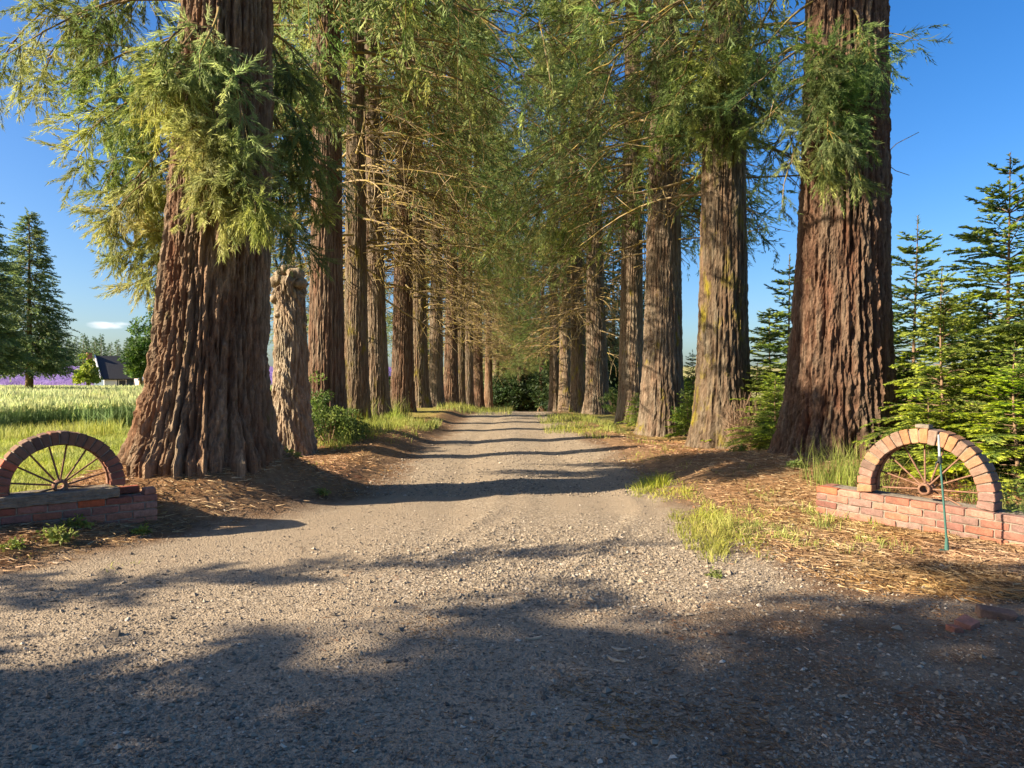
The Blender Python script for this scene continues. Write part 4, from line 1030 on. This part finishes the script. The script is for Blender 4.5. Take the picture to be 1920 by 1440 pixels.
for k, (px, Y, s, lab) in enumerate(((1150, 50, .95, 'dark green conifer between the fourth and fifth right trunks'), (1215, 58, .8, 'dark conifer far behind the third right trunk'), (1072, 66, 1.0, 'dark conifer behind the mossy right trunks'), (1100, 56, 1.0, 'dark conifer behind the fifth right trunk'),
                                     (1000, 95, 1.3, 'tall conifer far behind the road end'), (945, 100, 1.2, 'conifer far behind the last left trunks'), (1045, 90, 1.25, 'tall conifer far behind the last right trunk'), (880, 105, 1.2, 'conifer behind the far part of the left row'))):
    x, y = at(px, Y); con_tree('background_conifer', lab, (x, y, hz(x, y) - .2), con_b, s * (1.0), k, 'conifers behind the rows')
# neighbours beyond the left edge of the view whose shade lies over the apron
for k, (x, y, s, lab) in enumerate(((-9.5, -2.3, .95, 'roadside conifer left of the view that shades the drive entrance'), (-9.0, -6.4, 1.0, 'roadside conifer behind the viewer on the left'), (-14.0, -3.8, 1.15, 'farther roadside conifer left of the view'), (-12.2, -3.0, 1.0, 'roadside conifer in the middle of the group left of the view'), (-7.2, -4.4, .9, 'nearest roadside conifer behind the viewer'))):
    con_tree('roadside_conifer', lab, (x, y, hz(x, y)), con_b, (s * 1.12, s * 1.12, s), k, 'conifers beside the road left of the view')

sl = thing('roadside_conifer', 'slim young conifer beside the road just outside the left edge of the view', 'conifer', (-9.0, 2.5, hz(-9.0, 2.5)), .7, 'conifers beside the road left of the view', (.75, .75, 1.45))
for nm, me_, mt in zip(('trunk', 'crown', 'branchwork'), firs[2], ('twig', 'fir_leaf', 'twig')): link(nm, me_, M[mt], sl)
def broad_tree(name, label, px, Y, py_top, py_bot, rpx, seed, mat, n=9000, leaf=.22, tint=.5, trunk=True):
    x, y = at(px, Y); z0 = hz(x, Y); zt = CAM_H + (HOR - py_top) / FPX * Y; zb = CAM_H + (HOR - py_bot) / FPX * Y; rx = rpx / FPX * Y
    f, s = bush_mesh(seed, rx, zt - zb, n, leaf, 55, tint)
    root = thing(name, label, 'tree', (x, y, z0)); link('crown', f, M[mat], root, (0, 0, zb - z0)); 
    a = Tris(); tube(a, [[0, 0, -.2], [.1, 0, (zb - z0) * .6], [0, .1, zb - z0 + (zt - zb) * .5]], .28, .08, 9, .4); link('trunk', a.mesh('trunk', True), M['branch'], root)
    return root
broad_tree('maple_tree', 'large dark green leafy tree half hidden behind the big left trunk', 300, 62, 555, 700, 58, 821, 'broad_leaf', 9000, .30)
broad_tree('maple_tree', 'smaller bright green leafy tree in front of the house', 262, 68, 655, 712, 22, 822, 'broad_leaf', 4500, .28, .8)
broad_tree('maple_tree', 'bright lime green small tree left of the house', 163, 72, 666, 724, 19, 823, 'lime_leaf', 4500, .26, .6)
x, y = at(190, 76); bush('bush', 'low pale green bush in front of the house gable', 'bush', (x, y), .4, bush_mesh(824, 1.2, .9, 1800, .22, 20, .5), 'shrub_leaf', 1.0)

# ---------------------------------------------------------------- house
hx, hy = at(235, 82); hb = Vector((hx, hy, hz(hx, hy)))
house = thing('house', 'dark roofed farmhouse with white dormer and gabled porch behind the wheat field', 'house', hb)
house.rotation_euler = (0, 0, R(40))
def poly(name, verts, faces, mat, par=house):
    bm = bmesh.new(); vs = [bm.verts.new(Vector(v) - hb) for v in verts]
    for f in faces: bm.faces.new([vs[i] for i in f])
    o = link(name, bm_mesh(name, bm), M[mat], None); o.parent = par
    if par is not house: o.matrix_parent_inverse = Matrix.Identity(4)
    return o
def hbox(name, x0, x1, y0, y1, z0, z1, mat, par=house):
    v = [(x, y, z) for z in (z0, z1) for y in (y0, y1) for x in (x0, x1)]
    return poly(name, v, ((0, 2, 3, 1), (4, 5, 7, 6), (0, 1, 5, 4), (1, 3, 7, 5), (3, 2, 6, 7), (2, 0, 4, 6)), mat, par)
def slab(name, a, b, c, d, th, mat, par=house):
    n_ = (Vector(b) - Vector(a)).cross(Vector(d) - Vector(a)).normalized() * th
    q = [Vector(k) for k in (a, b, c, d)]; v = q + [k - n_ for k in q]
    return poly(name, v, ((0, 1, 2, 3), (7, 6, 5, 4), (0, 4, 5, 1), (1, 5, 6, 2), (2, 6, 7, 3), (3, 7, 4, 0)), mat, par)
def X(px, Y): return (px - 960) / FPX * Y
def Z(py, Y): return CAM_H + (HOR - py) / FPX * Y
xl, xr = X(187, 81), X(330, 81); yf_, yb_ = 80.6, 87.4; ze, zr = Z(709.5, 80), Z(668, 84); g0 = hb.z - .3
hbox('wall', xl, xr, yf_, yb_, g0, ze + .05, 'blue_siding')
roof = slab('roof', (xl - .35, 80.0, ze - .05), (xr + .3, 80.0, ze - .05), (xr + .3, 84, zr), (xl - .35, 84, zr), .16, 'slate_roof')
slab('roof', (xl - .35, 84.02, zr), (xr + .3, 84.02, zr), (xr + .3, 88, ze - .05), (xl - .35, 88, ze - .05), .16, 'slate_roof')
poly('gable_wall', [(xl, 80.5, ze), (xl, 87.5, ze), (xl, 84, zr - .2), (xl + .12, 80.5, ze), (xl + .12, 87.5, ze), (xl + .12, 84, zr - .2)], ((0, 2, 1), (3, 4, 5), (0, 3, 5, 2), (1, 2, 5, 4), (0, 1, 4, 3)), 'white_paint')
for y0_, y1_ in ((79.9, 84), (88.1, 84)):
    slab('bargeboard', (xl - .47, y0_, ze - .30), (xl - .36, y0_, ze - .30), (xl - .36, y1_, zr - .16), (xl - .47, y1_, zr - .16), -.3, 'white_paint')
hbox('gable_corner_wall', xl - .02, xl + 1.3, 80.3, 80.58, g0, ze - .1, 'white_paint')
w = hbox('window', xl + 1.45, xl + 2.3, 80.42, 80.56, Z(728, 80), Z(712, 80), 'white_paint'); hbox('pane', xl + 1.53, xl + 2.22, 80.40, 80.43, Z(727, 80), Z(713, 80), 'glass_dark', w)
hbox('chimney', X(196, 84), X(204, 84), 83.6, 84.4, zr - .5, Z(663, 84), 'house_brick', roof)
dx0, dx1 = X(213, 79), X(232, 79); dz0, dz1 = Z(692, 79), Z(676, 79)
dorm = hbox('dormer', dx0 + .02, dx1, 79.4, 82.0, dz0 - .3, dz1, 'glass_dark')
for k in range(4):
    q = dx0 + (dx1 - dx0 - .13) * k / 3; hbox('dormer_post', q, q + .17, 79.28, 79.4, dz0, dz1, 'white_paint', dorm)
hbox('dormer_sill', dx0 - .05, dx1 + .05, 79.24, 79.4, dz0 - .12, dz0, 'white_paint', dorm)
slab('dormer_roof', (dx0 - .3, 78.9, dz1 + .02), (dx1 + .3, 78.9, dz1 + .02), (dx1 + .3, 82.3, dz1 + .55), (dx0 - .3, 82.3, dz1 + .55), .18, 'grey_roof', dorm)
hbox('dormer_fascia', dx0 - .34, dx1 + .34, 78.82, 78.89, dz1 - .12, dz1 + .08, 'white_paint', dorm)
px0, px1 = X(201, 77.4), X(221, 77.4); pz = Z(709, 77)
porch = hbox('porch', px0, px1, 77.4, 80.55, g0, pz - .05, 'pale_pink_door')
slab('porch_roof', (px0 - .25, 76.9, pz - .12), (px1 + .2, 76.9, pz - .12), (px1 + .65, 80.0, Z(690, 79)), (px0 + .75, 80.0, Z(690, 79)), .14, 'grey_roof', porch)
hbox('porch_fascia', px0 - .28, px1 + .24, 76.8, 76.88, pz - .3, pz - .08, 'white_paint', porch)
for k in range(3):
    q = px0 + .12 + k * .36; hbox('door_panel', q, q + .22, 77.3, 77.38, g0, pz - .35, 'white_paint', porch)
bx0, bx1 = X(243, 79.5), X(270, 79.5)
poly('brick_stair_wall', [(bx0, 79.2, g0), (bx1, 79.2, g0), (bx1, 79.2, Z(706, 79.2)), (bx1 - .5, 79.2, Z(706, 79.2)), (bx0, 79.2, Z(722, 79.2)), (bx0, 80.5, g0), (bx1, 80.5, g0), (bx1, 80.5, Z(706, 79.2)), (bx1 - .5, 80.5, Z(706, 79.2)), (bx0, 80.5, Z(722, 79.2))],
     ((0, 1, 2, 3, 4), (9, 8, 7, 6, 5), (0, 5, 6, 1), (1, 6, 7, 2), (2, 7, 8, 3), (3, 8, 9, 4), (4, 9, 5, 0)), 'house_brick')
for k in range(7):
    q = Z(726, 80.5) + k * .17; hbox('siding_board', X(222, 80.5), xr, 80.54, 80.59, q, q + .155, 'blue_siding')

# ---------------------------------------------------------------- fields
lx_ = np.linspace(-190, -22, 170); ly_ = np.linspace(92, 166, 110); LX, LY = np.meshgrid(lx_, ly_)
LZ = H(LX, LY) + .25 + .35 * np.abs(np.sin((LY + .25 * LX) * 1.1)) + .5 * (vnoise(LX * 1.7, LY * 1.7, 60) - .3)
LZ[0, :] = LZ[-1, :] = -5; LZ[:, 0] = LZ[:, -1] = -5
ix = np.arange(LX.size).reshape(LX.shape)
o = link('lavender_field', mesh_np('lavender_field', np.stack([LX, LY, LZ], -1).reshape(-1, 3), np.stack([ix[:-1, :-1], ix[:-1, 1:], ix[1:, 1:], ix[1:, :-1]], -1).reshape(-1, 4), None, True), M['lavender'])
tag(o, 'purple lavender field sloping up beyond the wheat', 'lavender', None, 'stuff')

def scatter_cone(n, y0, y1, pa, pb, power=1.0):
    """points on the ground spread evenly over the picture: more per square metre nearby"""
    u = RNG.random(n); Y = 1 / (1 / y0 + u ** power * (1 / y1 - 1 / y0)); px = RNG.uniform(pa, pb, n)
    return (px - 960) / FPX * Y, Y
acc = Tris()
n_ = 80000
x, y = scatter_cone(n_, 15.5, 74, -90, 640, .8)
edge = 17.6 + 1.0 * fbm(x * .35, y * 0, 71) * 2 + np.where(x < -12.5, -1.0, 0)
m = (y > edge) & (x < -6.6 - .02 * y) & ~((x < -36) & (y > 73)); x, y = x[m], y[m]
p = np.stack([x, y, H(x, y)], 1); hgt = RNG.normal(.95, .07, len(x)) * (.75 + .25 * sstep(0, 3, y - 18.3)); wid = .012 + .0009 * y
d = np.stack([RNG.normal(size=len(x)) * .10 + .05, RNG.normal(size=len(x)) * .08, np.ones(len(x))], 1)
strands(acc, p, d, hgt, wid, np.clip(.22 + RNG.normal(size=len(x)) * .12 + .10 * fbm(x * .2, y * .2, 72), 0, .5))
top = p + nrm(d) * hgt[:, None] * .86
strands(acc, top, d + RNG.normal(size=(len(x), 3)) * .25, RNG.uniform(.10, .2, len(x)), wid * 1.5, np.clip(.78 + RNG.normal(size=len(x)) * .15, 0, 1))
m = RNG.random(len(x)) < .6
strands(acc, p[m] + [0, 0, .25], np.stack([RNG.normal(size=m.sum()), RNG.normal(size=m.sum()), np.full(m.sum(), 1.6)], 1), RNG.uniform(.3, .55, m.sum()), wid[m] * .9, np.clip(.3 + RNG.normal(size=m.sum()) * .12, 0, .6))
o = link('wheat_field', acc.mesh('wheat_field'), M['wheat']); tag(o, 'tall pale green wheat standing in the field left of the alley', 'wheat', None, 'stuff')

# grass: mown field, verge tufts, tall clumps
acc = Tris()
def grass(x, y, h0, h1, w, lean, tint, tv=.15):
    p = np.stack([x, y, H(x, y) - .01], 1); n = len(x)
    blades(acc, p, RNG.uniform(h0, h1, n), np.full(n, w) + .0004 * y, np.clip(RNG.normal(lean, .2, n), .05, .9), np.clip(tint + RNG.normal(size=n) * tv + .5 * fbm(x * .6, y * 1.6, 81), 0, 1))
x, y = scatter_cone(34000, 6.0, 19, -60, 560); m = (x < -4.55 - .5 * vnoise(x, y, 82)) & (np.hypot(x + 3.44, y - 7.6) > .95) & (y > 6.4 + .6 * (x + 4.4)); grass(x[m], y[m], .05, .15, .006, .5, .62)
x, y = scatter_cone(2500, 14.5, 18, -60, 230); m = x < -9; grass(x[m], y[m], .15, .4, .008, .35, .7)
def tuft(n, px0, px1, y0, y1, h0, h1, lean, tint, thr=.5, sc=1.2, seed=90):
    Y = RNG.uniform(y0, y1, n); x_ = (RNG.uniform(px0, px1, n) - 960) / FPX * (y0 + y1) / 2
    cxm, hw = ((px0 + px1) / 2 - 960) / FPX * (y0 + y1) / 2, (px1 - px0) / 2 / FPX * (y0 + y1) / 2
    e = np.maximum(np.abs(x_ - cxm) / hw, np.abs(Y - (y0 + y1) / 2) / ((y1 - y0) / 2))
    q = fbm(x_ * sc * 2, Y * sc, seed) + .5 + .35 * fbm(x_ * 9, Y * 9, seed + 1, 2)
    m_ = q - .28 * e ** 3 > thr + RNG.normal(size=n) * .06 - .06
    x_, Y, q = x_[m_], Y[m_], q[m_]
    hs_ = np.clip((q - thr) * 4, .35, 1); p_ = np.stack([x_, Y, H(x_, Y) - .01], 1); k_ = len(x_)
    blades(acc, p_, RNG.uniform(h0, h1, k_) * hs_, np.full(k_, .005) + .0004 * Y, np.clip(RNG.normal(lean, .22, k_), .05, .95), np.clip(tint + RNG.normal(size=k_) * .22 + .5 * fbm(x_ * 3, Y * 3, 81), 0, 1))
tuft(15000, 1215, 1540, 5.0, 8.8, .05, .24, .7, .8, .49, 1.1, 91)
tuft(420, 1530, 1640, 6.9, 7.9, .25, .6, .35, .5, .2, 1, 92)
tuft(5200, 650, 800, 12.5, 20, .12, .32, .45, .65, .42, 1, 93)
tuft(2400, 690, 760, 17, 22, .3, .9, .3, .6, .5, 1, 94)
tuft(5200, 1012, 1150, 15.5, 27, .10, .28, .5, .62, .42, 1, 95)
tuft(2600, 570, 680, 11.8, 14.5, .15, .4, .45, .6, .35, 1, 96)
tuft(3000, 850, 960, 27, 44, .15, .4, .4, .7, .3, .5, 97)
tuft(1500, 1500, 1700, 5.9, 6.9, .1, .3, .5, .6, .6, 2, 98)
tuft(1400, -20, 290, 4.7, 5.6, .03, .09, .7, .75, .62, 2.6, 99)
tuft(500, 1880, 2000, 5.0, 6.6, .2, .5, .35, .5, .3, 1, 100)
tuft(900, 1100, 1290, 8.2, 13.5, .06, .18, .6, .7, .62, 1.5, 101)
tuft(500, 500, 640, 8.0, 9.8, .08, .25, .7, .6, .6, 2, 102)
tuft(1200, 1200, 1300, 11, 16, .08, .22, .5, .6, .6, 1.5, 103)
o = link('grass', acc.mesh('grass'), M['grass']); tag(o, 'bright green grass of the mown field and the verge tufts', 'grass', None, 'stuff')
# a tidy fern-like sapling beside the right arch end
acc = Tris()
for k in range(5):
    bpt = np.array([RNG.normal() * .06, RNG.normal() * .06, 0]); d = np.array([RNG.normal() * .12, RNG.normal() * .1, 1]); L = RNG.uniform(.35, .5)
    for j in range(26):
        t = .15 + .85 * j / 26; s = 1 if j % 2 else -1; strands(acc, (bpt + d * L * t)[None], np.array([[s, RNG.normal() * .3, .35]]), [.09 * (1.1 - t)], [.018], np.array([.55]))
ff = P(1900, 925, 5.55); root = thing('fern', 'upright feathery green fern beside the right end of the brick arch', 'fern', (ff[0] + .05, ff[1], hz(ff[0], ff[1])), 0, None, 1.35); o = link('fronds', acc.mesh('fronds'), M['shrub_leaf'], root); o['kind'] = 'stuff'

# straw, needles and twig litter on the banks
acc = Tris()
def litter(n, x, y, l0, l1, w, t0, tv, up=.12):
    p = np.stack([x, y, H(x, y) + RNG.uniform(.002, .022, n)], 1); a = RNG.uniform(0, 6.283, n)
    strands(acc, p, np.stack([np.cos(a), np.sin(a), RNG.normal(size=n) * up], 1), RNG.uniform(l0, l1, n), RNG.uniform(.5, 1.3, n) * w * (1 + .05 * y), np.clip(t0 + RNG.normal(size=n) * tv + .45 * fbm(x * 1.5, y * 1.5, 111), 0, 1))
x, y = scatter_cone(220000, 3.0, 22, -120, 2050)
de = np.abs(x - ROAD_X) - road_half(np.clip(y, 2, 60), x) + .5 * fbm(x * .8, y * .8, 21)
m = (de > -.25 - .35 * RNG.random(len(x))) & (x > -5.4) & (x < 6.2) & (RNG.random(len(x)) < np.clip(.25 + de * 1.1, 0, 1)); x, y = x[m], y[m]
litter(len(x), x, y, .04, .17, .0068, .58, .22)
x, y = scatter_cone(26000, 2.3, 5.5, 560, 2000); m = RNG.random(len(x)) < .12 + .88 * (fbm(x * 2.2, y * 2.2, 112) > .10 - .05 * x); litter(m.sum(), x[m], y[m], .015, .06, .0042, .30, .2, .06)
o = link('straw_litter', acc.mesh('straw_litter'), M['straw']); tag(o, 'dry straw and needle litter covering the banks', 'litter', None, 'stuff')

# loose gravel
octa = np.array([[1, 0, 0], [-1, 0, 0], [0, 1, 0], [0, -1, 0], [0, 0, 1], [0, 0, -1]], float)
of = np.array([[0, 2, 4], [2, 1, 4], [1, 3, 4], [3, 0, 4], [2, 0, 5], [1, 2, 5], [3, 1, 5], [0, 3, 5]])
def stones(acc, x, y, size, tint, sink=.25):
    n = len(x); v = octa[None] * (1 + RNG.normal(size=(n, 6, 1)) * .22) + RNG.normal(size=(n, 6, 3)) * .22
    v[..., 2] *= .7; a = RNG.uniform(0, 6.283, n); c, s = np.cos(a)[:, None], np.sin(a)[:, None]
    vx = v[..., 0] * c - v[..., 1] * s; vy = v[..., 0] * s + v[..., 1] * c; v = np.stack([vx * 1.15, vy, v[..., 2]], -1) * size[:, None, None]
    v += np.stack([x, y, H(x, y) + .007 + size * sink], 1)[:, None]
    acc.add(v.reshape(-1, 3), (of[None] + (np.arange(n) * 6)[:, None, None]).reshape(-1, 3), np.repeat(tint, 6))
acc = Tris()
def on_road(x, y): return np.abs(x - ROAD_X) - road_half(np.clip(y, 2, 60), x) < .1
x, y = scatter_cone(34000, 2.1, 9, -160, 2080); k = on_road(x, y) & (RNG.random(len(x)) < .35 + .65 * (vnoise(x * 1.2, y * 1.2, 121) > .45)); x, y = x[k], y[k]
stones(acc, x, y, RNG.lognormal(-5.32, .40, len(x)), np.clip(RNG.normal(.45, .22, len(x)), 0, 1))
x, y = scatter_cone(9000, 2.1, 4.4, -160, 2080); k = on_road(x, y); x, y = x[k], y[k]
stones(acc, x, y, RNG.lognormal(-5.25, .42, len(x)), np.clip(RNG.normal(.42, .25, len(x)), 0, 1))
n_ = 13000; x = RNG.normal(.55, .85, n_); y = RNG.normal(5.0, .62, n_); k = (RNG.random(n_) < .25 + vnoise(x * 1.5, y * 1.5, 122)) & (y > 3.9); x, y = x[k], y[k]
stones(acc, x, y, RNG.lognormal(-4.85, .34, len(x)), np.clip(RNG.normal(.55, .18, len(x)), 0, 1))
x, y = scatter_cone(9000, 8, 28, 640, 1260); k = on_road(x, y); x, y = x[k], y[k]; stones(acc, x, y, RNG.lognormal(-4.6, .3, len(x)), np.clip(RNG.normal(.5, .2, len(x)), 0, 1))
x, y = scatter_cone(260, 2.2, 5, -100, 2050); stones(acc, x, y, RNG.uniform(.010, .017, len(x)), np.clip(RNG.normal(.35, .3, len(x)), 0, 1), .4)
o = link('loose_gravel', acc.mesh('loose_gravel'), M['stone']); tag(o, 'loose crushed gravel stones scattered over the drive', 'gravel', None, 'stuff')
